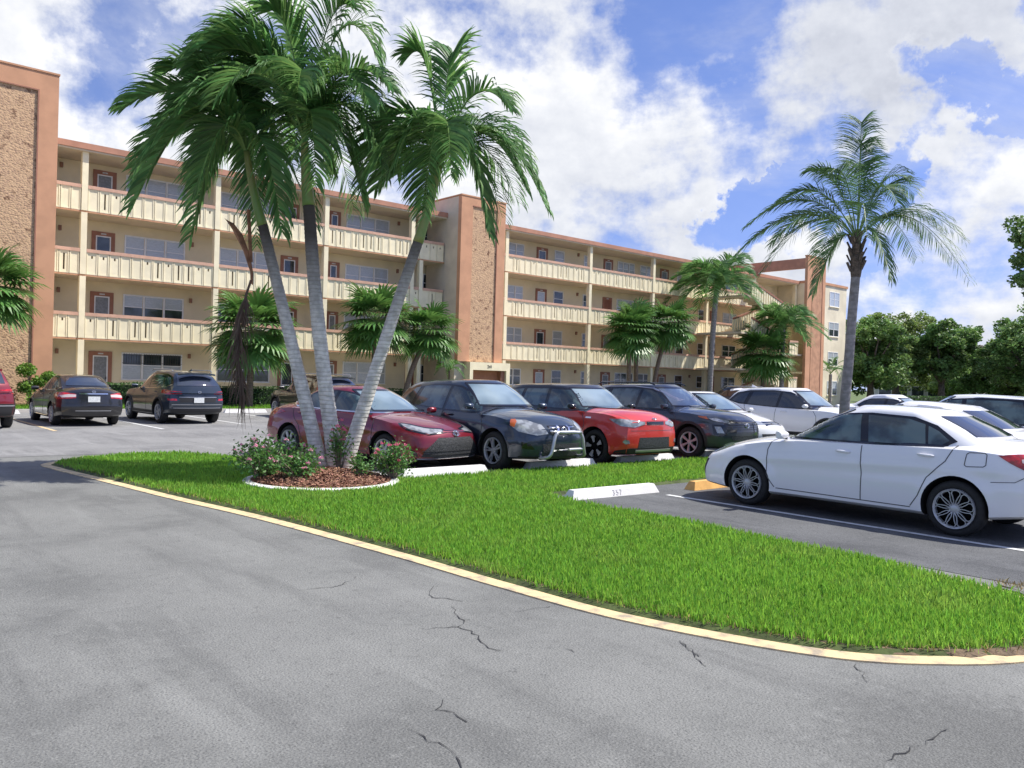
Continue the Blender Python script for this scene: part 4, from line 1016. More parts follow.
        boxobj('tower_core', M[sidem], o, x0+.003, x1-.003, y0+.302, y1, 0, zt-.02)
        mb = MB(); mb.box(x0-.03, x1+.03, y0-.03, y1+.02, zt+.001, zt+.07); mb.build('coping', M['salmon'], o)
        return o
    tower(3.55, 7.49, 36.85, 40.2, 13.33, .71, .74, 0)
    o = tower(27.87, 31.15, 36.85, 40.2, 12.05, .82, .50, 2.64, right_w=.62)
    # entrance portal of the middle tower
    mb = MB(); mb.box(28.55, 28.78, 36.55, 37.14, 0, 2.62); mb.box(31.28, 31.56, 36.55, 37.14, 0, 2.62); mb.box(28.78, 31.28, 36.55, 37.14, 2.17, 2.62)
    p = mb.build('entrance_portal', M['cream'], B)
    boxobj('portal_recess', M['garage'], p, 28.785, 31.275, 36.98, 37.12, 0, 2.165)
    boxobj('recess_corner', M['salmon_dark'], p, 30.98, 31.27, 36.70, 36.975, 0, 2.16)
    txt = bpy.data.curves.new('portal_number', 'FONT'); txt.body = '241'; txt.size = .24; txt.extrude = .008; txt.align_x = 'CENTER'
    to = bpy.data.objects.new('portal_number', txt); COL.objects.link(to)
    bpy.context.view_layer.update(); me = bpy.data.meshes.new_from_object(to.evaluated_get(bpy.context.evaluated_depsgraph_get())); bpy.data.objects.remove(to)
    to = bpy.data.objects.new('portal_number', me); me.materials.append(M['black_text']); COL.objects.link(to); to.parent = p
    to.rotation_euler = (R(90), 0, 0); to.location = Vector((30.0, 36.54, 2.31))-ORG[p.name]
    # end block
    boxobj('end_block', M['end_wall'], B, 66.8, 73.1, 37.0, 50, 0, 11.0)
    boxobj('end_block_roof', M['salmon'], B, 66.75, 73.2, 36.92, 50.1, 11.002, 11.22)
    for (a, b) in ((9.15, 10.5), (6.43, 7.75), (3.75, 5.05), (1.1, 2.4)):
        window(B, 69.95, 71.75, a, b, 37.0, 2, 'blind', .5, 'glassdark' if a < 9 else 'blind')
    # right stair tower: slab, roof beam and stair flights
    s = MB(); s.box(60.0, 62.85, 33.62, 33.86, 0, 12.2); o = s.build('stair_slab', M['salmon'], B)
    boxobj('slab_panel', mat('pale_brick_panel', (.50,.27,.16), .9, .12, 2.2, .3, 30), o, 60.75, 62.28, 33.595, 33.618, 0, 11.62)
    mb = MB(); mb.box(62.285, 62.34, 33.57, 33.617, 0, 11.68); mb.box(60.75, 62.283, 33.57, 33.617, 11.63, 11.68); mb.build('panel_trim', M['salmon_dark'], o)
    boxobj('slab_coping', M['salmon'], o, 59.97, 62.88, 33.59, 33.89, 12.201, 12.27)
    boxobj('roof_beam', M['fascia'], B, 60.05, 60.40, 33.862, 42.0, 11.25, 12.05)
    mb = MB(); mb.tube([(61.3, 33.7, 12.27), (61.3, 33.7, 12.6)], .035, 8); mb.box(61.1, 61.6, 33.5, 33.8, 12.6, 12.78); mb.build('floodlight', M['trim'], B)
    # flights run up towards -X beside the slab; landings half way
    for k in range(4):
        z0 = .16 if k == 0 else ZS+.15+ST*(k-1); zl = z0+ST/2
        if k < 3:
            boxobj('stair_landing', M['soffit'], B, 58.1, 62.6, 34.0, 36.9, zl-.14, zl)
            railing(B, 58.15, 59.4, zl-.15, 33.96, 90+k); boxobj('stair_side_wall', M['cream_wall'], B, 62.6, 62.75, 34.0, 36.9, z0, z0+ST-.01)
        for (za, zb_, yy) in (((z0, zl, 36.6),) if k == 3 else ((z0, zl, 36.6), (zl, z0+ST, 35.0))):
            if k == 3: continue
            xa, xb = (53.5, 58.1) if za == z0 else (58.1, 53.5)
            n = 8; mb = MB()
            for i in range(n):
                xx = xa+(xb-xa)*i/n; x2 = xa+(xb-xa)*(i+1)/n; zz = za+(zb_-za)*(i+1)/n
                mb.box(xx, x2, yy-.55, yy+.55, zz-.17, zz)
            f = mb.build('stair_flight', M['soffit'], B)
            mb = MB(); y_ = yy-.6
            mb.bar((xa, y_, za+1.1), (xb, y_, zb_+1.1), .12, .14, 0); f2 = mb.build('stair_rail_cap', M['salmon_dark'], f)
            mb = MB(); n = 14
            for i in range(n+1):
                t = i/n; xx = xa+(xb-xa)*t; zz = za+(zb_-za)*t
                mb.box(xx-.10, xx+.10, y_-.03, y_+.03, zz+.02, zz+1.02)
            mb.build('stair_balusters', M['cream'], f)
        if k in (1, 2, 3):
            boxobj('stair_bridge', M['soffit'], B, 52.2, 53.49, 34.4, YF+.02, z0-.14, z0)
    return B
facade()
# ------------------------------------------------------------------ ground
def sheet(name, pts, z, m, kind='structure'):
    o = mk(name, [(x, y, z) for x, y in pts], [tuple(range(len(pts)))], m); return tag(o, kind=kind)
sheet('ground', [(-600,-600),(1200,-600),(1200,1200),(-600,1200)], -.03, M['ground'])
sheet('driveway', [(-60,-60),(140,-60),(140,33.0),(-60,33.0)], 0, M['asphalt'])
sheet('parking_lot', [(-60,17.2),(3,16.9),(5.5,16.9),(6.4,15.4),(6.6,10.9),(44,10.9),(140,10.9),(140,32.9),(-60,32.9)], .004, M['asphalt_lot'])
sheet('parking_stall', [(7.9,-1.5),(44,-1.5),(44,8.35),(7.9,8.35)], .004, M['asphalt_dark'])
# island outline
def cr(pts, n=8, closed=False):
    P = [Vector((*p, 0)) for p in pts]; Q = []
    m = len(P)
    for i in range(m-1 if not closed else m):
        a = P[i-1] if (i > 0 or closed) else P[0]; b = P[i]; c = P[(i+1) % m]; d = P[(i+2) % m] if (i+2 < m or closed) else P[-1]
        for k in range(n):
            t = k/n; Q.append(.5*((2*b)+(c-a)*t+(2*a-5*b+4*c-d)*t*t+(3*b-a-3*c+d)*t**3))
    if not closed: Q.append(P[-1])
    return [(q.x, q.y) for q in Q]
curb = cr([(4.9,16.45),(3.95,16.15),(3.15,15.45),(3.12,14.71),(3.33,13.08),(3.63,10.7),(3.94,8.75),(4.17,6.31),(4.25,4.9),(4.38,3.7),(4.79,2.53),(5.29,1.98),(5.85,1.68),(6.5,1.62),(7.1,1.85),(7.45,2.3),(7.62,2.9)], 8)
far = [(5.6,16.3),(6.15,15.6),(6.35,14.6),(6.5,12.6),(6.75,11.2),(7.4,10.85),(44,10.85),(44,8.35),(7.95,8.35),(7.95,7.5),(7.98,6.05),(7.85,4.6),(7.8,3.6)][::-1]
island = curb+far
# painted flush edging round the outer side
def ribbon(name, line, w, z, h, m, kind=None, seg=False):
    V = []; n = len(line)
    for i, p in enumerate(line):
        a = Vector(line[max(0, i-1)]); b = Vector(line[min(n-1, i+1)]); d = (b-a).normalized(); nx = Vector((-d.y, d.x))
        for s, zz in ((-w/2, z-.03), (-w/2, z+h), (w/2, z+h), (w/2, z-.03)): V.append((p[0]+nx.x*s, p[1]+nx.y*s, zz))
    F = [(4*i+k, 4*i+k+1, 4*i+5+k, 4*i+4+k) for i in range(n-1) for k in range(3)]+[(0,3,2,1), (4*n-4, 4*n-3, 4*n-2, 4*n-1)]
    o = mk(name, V, F, m); return tag(o, kind=kind) if kind else o
ribbon('kerb_edging', [(x-.03, y) for x, y in curb], .15, 0, .010, M['yellow'], 'structure')
# soil bed: raised slightly
def shrink(poly, d):
    out = []; n = len(poly)
    A = sum(poly[i][0]*poly[(i+1) % n][1]-poly[(i+1) % n][0]*poly[i][1] for i in range(n))/2; sg = 1 if A > 0 else -1
    for i in range(n):
        a = Vector(poly[i-1]); b = Vector(poly[i]); c = Vector(poly[(i+1) % n]); e = (c-a)
        if e.length < 1e-6: out.append(poly[i]); continue
        e.normalize(); out.append((b.x-e.y*d*sg, b.y+e.x*d*sg))
    return out
isl2 = shrink(island, .10)
tag(mk('lawn_soil', [(x, y, .03) for x, y in isl2]+[(x, y, -.01) for x, y in island], [tuple(range(len(isl2)))]+[(i, (i+1) % len(isl2), (i+1) % len(isl2)+len(isl2), i+len(isl2)) for i in range(len(isl2))], M['soil']), kind='structure')
# bare earth lip between lawn and edging
lip = [(x+.13, y+.02) for x, y in curb[10:-6]]
rgl = random.Random(2); V = []
for i, (x, y) in enumerate(lip):
    a = Vector(lip[max(0, i-1)]); b = Vector(lip[min(len(lip)-1, i+1)]); d = (b-a).normalized(); o_ = rgl.uniform(.015, .075); V += [(x-d.y*.02, y+d.x*.02, .034), (x+d.y*o_, y-d.x*o_, .0125)]
tag(mk('earth_lip', V, [(2*i, 2*i+1, 2*i+3, 2*i+2) for i in range(len(lip)-1)], M['earth']), kind='structure')
def inpoly(px, py, poly):
    c = np.zeros(len(px), bool); n = len(poly); j = n-1
    for i in range(n):
        xi, yi = poly[i]; xj, yj = poly[j]
        m = ((yi > py) != (yj > py)) & (px < (xj-xi)*(py-yi)/(yj-yi+1e-12)+xi); c ^= m; j = i
    return c
def blades(name, poly, dens, hgt, wid, z, m, label, hole=None, seed=1, kind='stuff', thin=True, cat='grass', lean=.55):
    rg = np.random.default_rng(seed); P = np.array(poly); x0, y0 = P.min(0); x1, y1 = P.max(0)
    n = int((x1-x0)*(y1-y0)*dens); x = rg.uniform(x0, x1, n); y = rg.uniform(y0, y1, n)
    k = inpoly(x, y, poly)
    for h in (hole or []): k &= ((x-h[0])/h[2])**2+((y-h[1])/h[3])**2 > 1
    d = np.hypot(x, y)
    if thin: k &= rg.random(n) < np.clip((5.0/np.maximum(d, 1))**1.5, .03, 1)
    x, y, d = x[k], y[k], d[k]; n = len(x)
    x = x+rg.normal(0, .03, n); y = y+rg.normal(0, .03, n)
    ws = np.clip(d/5.0, 1, 6)**.75 if thin else np.ones(n)
    clump = .5+.5*np.sin(x*3.1+np.sin(y*2.3)*1.7)*np.sin(y*2.7+np.sin(x*1.9)*2)
    h = hgt*(.55+.75*rg.random(n))*(.85+.3*clump); w = wid*ws*(.7+.6*rg.random(n))
    a = rg.uniform(0, 2*PI, n); b = rg.uniform(0, 2*PI, n); le = lean*rg.random(n)
    wx, wy = np.cos(a)*w/2, np.sin(a)*w/2; lx, ly = np.cos(b)*le*h, np.sin(b)*le*h
    V = np.zeros((n, 6, 3)); 
    for i, (t, ww) in enumerate(((0, .8), (.55, 1.0), (1, .12))):
        cx = x+lx*t**1.7; cy = y+ly*t**1.7; cz = z+h*t*(1-.30*le*t)
        V[:, 2*i, 0] = cx-wx*ww; V[:, 2*i, 1] = cy-wy*ww; V[:, 2*i, 2] = cz
        V[:, 2*i+1, 0] = cx+wx*ww; V[:, 2*i+1, 1] = cy+wy*ww; V[:, 2*i+1, 2] = cz
    base = np.arange(n)[:, None]*6
    F = np.concatenate([base+np.array([0,1,3,2]), base+np.array([2,3,5,4])])
    o = mk(name, V.reshape(-1, 3), F, m)
    return tag(o, label, None, None, kind)
bed_c = (5.9, 11.08); bed_r = (1.08, 1.08)
lawnpoly = shrink(island, .12)
blades('lawn_grass', lawnpoly, 7000, .068, .0074, .025, M['grass'], 'bright green clipped lawn on the kerbed island', hole=[(*bed_c, bed_r[0]+.02, bed_r[1]+.02)], seed=3)
blades('dry_grass', [(x, y) for x, y in zip([p[0] for p in lip]+[p[0]+.22 for p in lip[::-1]], [p[1] for p in lip]+[p[1]+.03 for p in lip[::-1]])], 1400, .05, .007, .02, M['grass_dry'], 'straw coloured grass tufts along the lawn edge', seed=4, thin=False, lean=1.2)
# lawn along the building
strip_ = [(-10,33.1),(57.5,33.1),(57.5,37.6),(-10,37.6)]
sheet('lawn_soil', strip_, .06, M['soil'])
blades('lawn_grass', [(-2,33.25),(48,33.25),(48,36.0),(-2,36.0)], 420, .13, .035, .06, M['grass'], 'strip of green lawn in front of the hedge', seed=5, thin=False)
ribbon('kerb', [(-20,33.0),(57.5,33.0)], .16, 0, .13, M['kerb'], 'structure')
# painted bay lines
def line(x0, y0, x1, y1, w=.10, m='white_paint', z=.008):
    d = Vector((x1-x0, y1-y0)).normalized(); n = Vector((-d.y, d.x))*w/2
    o = mk('bay_line', [(x0-n.x, y0-n.y, z), (x0+n.x, y0+n.y, z), (x1+n.x, y1+n.y, z), (x1-n.x, y1-n.y, z)], [(0,3,2,1)], M[m]); tag(o, kind='structure')
for X in (9.66, 12.4, 15.1, 17.8): line(X, -.5, X, 7.55)
for X in (8.85, 11.55, 14.3, 17.1, 19.9, 22.7, 25.5, 28.3): line(X, 11.3, X, 16.2)
for X in (4.87, 7.54, 10.5, 13.0, 15.8, 18.6, 21.4, 24.2, 27, 29.8, 32.6): line(X, 23.4 if X < 8 else 25.0, X, 31.6, .11, 'yellow' if X < 5 else 'white_paint')
# cracks in the driveway
def crack(pts, w, seed):
    rg = random.Random(seed); P = []
    for a, b in zip(pts, pts[1:]):
        n = max(2, int(math.dist(a, b)/.05))
        for i in range(n): t = i/n; P.append((a[0]+(b[0]-a[0])*t+rg.uniform(-.018,.018), a[1]+(b[1]-a[1])*t+rg.uniform(-.018,.018)))
    P.append(pts[-1]); V = []
    for i, p in enumerate(P):
        a = Vector(P[max(0, i-1)]); b = Vector(P[min(len(P)-1, i+1)]); d = (b-a).normalized(); ww = w*rg.uniform(.1, 1.5)*(1-.7*abs(2*i/len(P)-1)**3)
        V += [(p[0]-d.y*ww/2, p[1]+d.x*ww/2, .004), (p[0]+d.y*ww/2, p[1]-d.x*ww/2, .004)]
    tag(mk('asphalt_crack', V, [(2*i, 2*i+1, 2*i+3, 2*i+2) for i in range(len(P)-1)], M['crack']), kind='structure')
CRACKS = [[(3.75, 5.19),(3.61, 5.06),(3.55, 4.94),(3.57, 4.9),(3.68, 4.72)], [(3.54, 4.64),(3.45, 4.52),(3.39, 4.34),(3.28, 4.24),(3.28, 4.08),(3.2, 3.87),(3.18, 3.8),(3.21, 3.72)], [(3.05, 4.35),(3.28, 4.24)], [(3.39, 4.34),(3.47, 4.32)], [(3.82, 4.3),(4.11, 4.24)], [(2.14, 3.13),(2.15, 3.01),(2.16, 2.93),(2.16, 2.8),(2.12, 2.68),(2.07, 2.54)], [(2.47, 3.31),(2.39, 3.23),(2.43, 3.15),(2.41, 3.03)], [(2.86, 5.68),(3.17, 5.61),(3.41, 5.8)], [(4.25, 3.17),(3.99, 2.8)], [(4.77, 2.29),(4.52, 2.1)], [(3.62, 1.6),(3.93, 1.57),(4.21, 1.56)], [(3.54, 3.52),(3.54, 3.43)], [(4.24, 3.18),(4.1, 2.93)]]
for i, c in enumerate(CRACKS): crack(c, .0075, i)
# wheel stops
def wstop(x0, x1, y, m, label, group=None, text=None, rot=0):
    cx = (x0+x1)/2; h = .13; hl = (x1-x0)/2
    o = MB(); V = []
    for sx, ins in ((-hl, .07), (hl, -.07)):
        V += [(sx, -.10, 0), (sx+ins, -.055, h), (sx+ins, .055, h), (sx, .10, 0)]
    o.add(V, [(0,4,5,1),(1,5,6,2),(2,6,7,3),(0,1,2,3),(4,7,6,5)])
    ob = mk('wheel_stop', V, [(0,4,5,1),(1,5,6,2),(2,6,7,3),(0,1,2,3),(4,7,6,5),(0,3,7,4)], m, world=False)
    ob.location = (cx, y, .006); ob.rotation_euler = (0, 0, rot)
    tag(ob, label, 'wheel stop', group)
    if text:
        c = bpy.data.curves.new('t', 'FONT'); c.body = text; c.size = .115; c.align_x = 'CENTER'; c.extrude = .0015; c.space_character = 1.25
        t = bpy.data.objects.new('t', c); COL.objects.link(t); bpy.context.view_layer.update()
        me = bpy.data.meshes.new_from_object(t.evaluated_get(bpy.context.evaluated_depsgraph_get())); bpy.data.objects.remove(t)
        me.materials.append(mat('worn_grey_stencil', (.48,.46,.48), .9, .2, 30)); t = bpy.data.objects.new('stencilled_number', me); COL.objects.link(t); t.parent = ob
        t.location = (0, -.0965, .022); t.rotation_euler = (math.atan2(.13, .045), 0, 0)
    return ob
WS = 'concrete wheel stops'
wstop(7.98, 9.78, 7.92, M['concrete'], 'white wheel stop with the faded number 357 at the empty bay', WS, '357', R(-2))
wstop(10.42, 11.9, 7.72, M['stop_orange'], 'yellow painted wheel stop under the nose of the nearest white sedan', WS)
for X, t_ in ((8.2,'white wheel stop in front of the maroon sedan'),(10.95,'white wheel stop below the silver bull bar of the navy SUV'),(13.45,'white wheel stop in front of the bright red boxy car'),(16.3,'white wheel stop in front of the slate grey SUV')):
    wstop(X-.9, X+.9, 11.12, M['concrete'], t_, WS)
wstop(12.7, 14.5, 32.2, M['concrete'], 'white wheel stop before the lawn to the right of the dark blue SUV', WS)
wstop(15.6, 17.4, 32.2, M['concrete'], 'white wheel stop before the lawn behind the maroon sedan', WS)
wstop(4.0, 5.6, 32.2, M['concrete'], 'white wheel stop left of the black sedan near the pebble tower', WS)
# ------------------------------------------------------------------ palms
def bez(a, b, c, n):
    a, b, c = Vector(a), Vector(b), Vector(c)
    return [(a*(1-t)**2+b*2*t*(1-t)+c*t*t) for t in [i/n for i in range(n+1)]]
def spline(pts, sub=6):
    P = [Vector(p) for p in pts]; Q = []
    for i in range(len(P)-1):
        a = P[max(0, i-1)]; b = P[i]; c = P[i+1]; d = P[min(len(P)-1, i+2)]
        for k in range(sub):
            t = k/sub; Q.append(.5*((2*b)+(c-a)*t+(2*a-5*b+4*c-d)*t*t+(3*b-a-3*c+d)*t**3))
    Q.append(P[-1]); return Q
def trunk(parent, pts, r0, r1, m, ring=0, n=14, name='trunk', flare=0):
    Q = spline(pts, max(6, 10)); L = [0]
    for a, b in zip(Q, Q[1:]): L.append(L[-1]+(b-a).length)
    m_ = MB(); nseg = max(12, int(L[-1]/(.035 if ring else .15))); P = []; Rr = []
    for i in range(nseg+1):
        s = L[-1]*i/nseg; k = min(len(L)-2, max(0, int(np.searchsorted(L, s))-1)); t = (s-L[k])/max(1e-6, L[k+1]-L[k])
        P.append(Q[k].lerp(Q[k+1], t)); q = s/L[-1]
        r = r0+(r1-r0)*q+flare*math.exp(-s/.25)
        if ring: r *= 1+.020*(1 if i % 2 else -1)+.012*math.sin(s*5.3+1)
        Rr.append(r)
    m_.tube(P, Rr, n); return m_.build(name, m, parent, True)
def frond_mesh(mb, base, ctrl, tip, n=46, L=.62, w=.032, droop=.5, wind=(0,0,0), up=(0,0,1), vee=.35, rw=.018, rg=None, start=.14, segs=4, rmi=1, twist=0.0, ragged=.15, fwd=.55):
    rg = rg or random.Random(1); P = bez(base, ctrl, tip, 24); up = Vector(up); wind = Vector(wind)
    mb.tube(P, [rw*(1-.8*i/24) for i in range(25)], 4, rmi, cap=False)
    N = len(P)-1; tot = sum((P[i+1]-P[i]).length for i in range(N))
    for i in range(n):
        t = start+(1-start)*(i+.5)/n; f = t*N; k = min(N-1, int(f)); p = P[k].lerp(P[k+1], f-k); T = (P[k+1]-P[k]).normalized()
        S = T.cross(up)
        if S.length < .12: S = T.cross(Vector((.6, .8, 0)))
        S.normalize(); Nn = S.cross(T).normalized()
        prof = min(1, .45+2.0*(t-start)/(1-start))*(1-.62*max(0, (t-.62)/.38)**1.6)
        for sg in (-1, 1):
            if rg.random() < ragged*.4: continue
            ll = L*prof*rg.uniform(.82, 1.1); a = fwd+.45*t+rg.uniform(-.10, .10)
            d = (S*sg*math.cos(a)+T*math.sin(a)+Nn*(vee+rg.uniform(-.12, .16))).normalized()
            g = droop*rg.uniform(.7, 1.35); q = p.copy(); pts = [q.copy()]; ds = [d.copy()]
            for s_ in range(segs):
                q = q+d*(ll/segs); pts.append(q.copy())
                d = (d+Vector((0, 0, -1))*g*(.35+.5*s_)*.55+wind*(.25+.25*s_)).normalized(); ds.append(d.copy())
            V = []; wd = (T*.9+Nn*.45*sg).normalized()
            for j, (pp, dd) in enumerate(zip(pts, ds)):
                ww = w*(.55, 1, .95, .7, .08)[j] if segs == 4 else w*(.6, 1, .75, .08)[j]
                wv = (wd-dd*wd.dot(dd)).normalized()*ww/2
                V += [pp-wv, pp+wv]
            mb.add(V, [(2*j, 2*j+1, 2*j+3, 2*j+2) for j in range(segs)], 0)
def more(F, n, seed, rad):
    rg = random.Random(seed); out = list(F)
    for k in range(n):
        a = k*2.399+seed; el = rg.uniform(-.6, .75); out.append((rad*math.cos(a)*math.cos(el)*.85, rad*math.sin(a)*math.cos(el)*.85, rad*math.sin(el)*.9-.25, rg.uniform(1.0, 1.5)))
    return out
def pinnate_crown(root, top, fr, m, name='frond', merged=False, **kw):
    """fr: list of (tip offset, arch height)"""
    rg = random.Random(kw.pop('seed', 5)); mbs = MB()
    for (dx, dy, dz, lift) in fr:
        b = Vector(top); t = b+Vector((dx, dy, dz)); c = b+Vector((dx*.42, dy*.42, max(dz, 0)*.6+lift))
        mb = mbs if merged else MB()
        frond_mesh(mb, b, c, t, rg=rg, **kw)
        if not merged: mb.build(name, [m, M['rachis']], root)
    if merged: mbs.build('crown', [m, M['rachis']], root)
RT = Vector((.755, -.655, 0)); FW = Vector((.656, .755, 0))     # right of / away from the street viewpoint
def off(r, z, f=0.): v = RT*r+FW*f; return (v.x, v.y, z)
WIND = tuple(-RT*.20+Vector((0, 0, -.05)))
# three palms in the bed; heights and leans surveyed one by one
# left palm
p = empty('coconut_palm', (6.35, 12.09, 0), 0, 'leftmost leaning palm of the flower bed, with a dead brown frond hanging from it', 'palm tree', 'leaning palms in the flower bed')
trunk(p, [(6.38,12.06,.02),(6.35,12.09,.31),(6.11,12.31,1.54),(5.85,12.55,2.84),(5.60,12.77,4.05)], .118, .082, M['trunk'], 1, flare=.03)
trunk(p, [(5.60,12.77,4.04),(5.50,12.86,4.5),(5.42,12.93,4.95),(5.38,12.97,5.25)], .084, .048, M['crownshaft'], name='crownshaft')
F1 = [(*off(-1.75,-.95,-.2), 1.65), (*off(-1.0,-1.35,.3), 1.5), (*off(-1.95,-.15,.4), 1.25), (*off(-1.3,-.75,-1.1), 1.55), (*off(-1.8,.55,-.5), 1.1), (*off(-1.2,1.15,-.4), 1.0), (*off(-.6,1.35,.4), .8), (*off(.9,-1.0,.9), .95), (*off(.75,-1.35,-.5), .85), (*off(-.2,-1.3,1.3), 1.1), (*off(-1.3,-.5,1.3), 1.3), (*off(-.35,.9,.2), 1.2), (*off(.2,.4,1.2), 1.2), (*off(-1.1,.75,.1), 1.05), (*off(-.45,-.9,-1.0), 1.0)]
pinnate_crown(p, (5.38,12.97,5.22), more(F1, 3, 1, 1.6), M['frond'], seed=11, n=60, L=.76, w=.042, droop=.62, wind=WIND, vee=.25)
# dead frond: a dry sheath and a brown hanging blade
mb = MB(); a = Vector((5.52,12.84,4.28)); sh = [a+Vector(off(-.02,.02,-.1)), a+Vector(off(-.42,-.05,-.12)), a+Vector(off(-.50,.02,-.1))]
V = []; 
for i, (r, z, w_) in enumerate(((-.40,-.20,.15),(-.26,-.38,.17),(-.10,-.72,.12),(-.01,-1.02,.06),(0,-1.2,.035))):
    c = a+Vector(off(r, z, -.16)); V += [c+Vector(off(-w_/2, .05, .03)), c+Vector(off(0, 0, -.05)), c+Vector(off(w_/2, -.03, .03))]
mb.add(V, [(3*i+k, 3*i+k+1, 3*i+k+4, 3*i+k+3) for i in range(4) for k in range(2)], 0)
mb.bar(a+Vector(off(-.10, .0, -.1)), a+Vector(off(-.02,-.85,-.15)), .05, .03, 0)
ds = mb.build('dead_sheath', M['dead_sheath'], p, 60)
mb = MB(); P = [a+Vector(off(r, z, -.18)) for r, z in ((.0,-1.15),(-.10,-1.5),(-.18,-2.0),(-.16,-2.5),(-.08,-2.95))]
Q = spline(P, 8); mb.tube(Q, [.022*(1-.6*i/len(Q)) for i in range(len(Q))], 5)
rg = random.Random(8)
for i in range(150):
    t = rg.uniform(.18, 1)*(len(Q)-1); k = min(len(Q)-2, int(t)); q = Q[k].lerp(Q[k+1], t-k); d = Vector((rg.uniform(-.5,.5), rg.uniform(-.5,.5), -.9)).normalized(); ll = rg.uniform(.35,.75); V = []; w_ = rg.uniform(.012,.032)
    for s_ in range(4):
        wv = Vector(off(1, 0))*w_*(1-.3*s_)*.5; V += [q-wv, q+wv]; q = q+d*ll/3; d = (d+Vector((rg.uniform(-.25,.25), rg.uniform(-.25,.25), -.5))).normalized()
    mb.add(V, [(2*j, 2*j+1, 2*j+3, 2*j+2) for j in range(3)], 0)
mb.build('dead_frond', M['dead'], p)
# middle palm
p = empty('coconut_palm', (6.57, 11.9, 0), 0, 'tallest, nearly upright middle palm of the flower bed', 'palm tree', 'leaning palms in the flower bed')
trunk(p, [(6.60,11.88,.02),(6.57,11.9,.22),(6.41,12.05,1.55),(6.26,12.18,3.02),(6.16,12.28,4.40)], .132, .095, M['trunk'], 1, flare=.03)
trunk(p, [(6.16,12.28,4.39),(6.13,12.31,4.75),(6.10,12.34,5.2),(6.09,12.35,5.5)], .106, .052, M['crownshaft'], name='crownshaft')
F2 = [(*off(-1.95,1.05,.3), 1.75), (*off(-1.35,1.55,-.2), 1.4), (*off(-2.05,.55,.7), 1.9), (*off(-.5,1.9,-.4), 1.0), (*off(-1.6,.9,-.9), 1.8), (*off(1.2,.3,-.9), 1.5), (*off(-2.35,.05,.1), 1.75), (*off(-1.7,.95,-.5), 1.45), (*off(-1.1,1.35,.5), 1.3), (*off(1.15,1.35,.2), 2.2), (*off(.75,2.05,-.3), 1.2), (*off(1.35,-.55,-.3), 1.35), (*off(1.55,-.05,.5), 1.35), (*off(.95,-.95,.2), 1.1), (*off(-2.1,-.75,.8), 1.45), (*off(.3,.2,-1.6), 1.35), (*off(-.6,.1,1.6), 1.4), (*off(1.5,.6,-.7), 1.3), (*off(.6,-.9,1.2), 1.1), (*off(-.9,.1,-1.5), 1.4)]
pinnate_crown(p, (6.09,12.35,5.48), more(F2, 3, 2, 1.7), M['frond'], seed=12, n=64, L=.80, w=.043, droop=.62, wind=WIND, vee=.25)
# right palm
p = empty('coconut_palm', (6.7, 11.79, 0), 0, 'rightmost palm of the flower bed, its pale ringed trunk leaning right', 'palm tree', 'leaning palms in the flower bed')
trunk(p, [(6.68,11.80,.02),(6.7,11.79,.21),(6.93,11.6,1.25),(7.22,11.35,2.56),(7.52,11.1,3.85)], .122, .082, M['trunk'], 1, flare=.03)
trunk(p, [(7.52,11.1,3.84),(7.62,11.02,4.3),(7.72,10.94,4.8),(7.77,10.89,5.12)], .088, .048, M['crownshaft'], name='crownshaft')
F3 = [(*off(1.75,-.65,-.1), 1.55), (*off(1.45,.15,.5), 1.25), (*off(.85,-1.15,-.3), 1.25), (*off(-.55,1.85,.1), 1.1), (*off(.15,1.95,.3), .9), (*off(-1.35,.15,.2), 1.6), (*off(-.75,-.45,-.7), 1.35), (*off(-1.2,-.2,.9), 1.3), (*off(1.1,.75,-.7), 1.25), (*off(.2,.3,1.6), 1.5), (*off(.3,-.5,-1.4), 1.3), (*off(-.35,-.6,.6), 1.0), (*off(1.3,-.35,1.0), 1.2)]
pinnate_crown(p, (7.77,10.89,5.10), more(F3, 5, 3, 1.7), M['frond'], seed=13, n=60, L=.72, w=.041, droop=.58, wind=tuple(Vector(WIND)*.6), vee=.25)
# tall queen palm at the right
p = empty('queen_palm', (18.95, 9.55, 0), 0, 'tall queen palm with a straight grey trunk rising behind the white cars', 'palm tree')
TQ = 0
trunk(p, [(18.92,9.56,.02),(18.93,9.55,1.2),(18.97,9.50,2.3),(19.01,9.47,3.4),(19.06,9.43,4.45)], .125, .105, M['trunk_grey'], 0, n=14)
mb = MB(); mb.tube([(19.055,9.43,4.35),(19.06,9.43,4.55),(19.06,9.43,4.8),(19.06,9.43,5.15),(19.06,9.43,5.5)], [.11,.135,.13,.10,.05], 12); rg = random.Random(3)
for k in range(22):
    a_ = k*2.4; z = 4.45+k*.038; c = Vector((19.06+.12*math.cos(a_), 9.43+.12*math.sin(a_), z)); mb.bar(c, c+Vector((.10*math.cos(a_), .10*math.sin(a_), .22)), .09, .03)
mb.build('leaf_boots', M['boots'], p, 40)
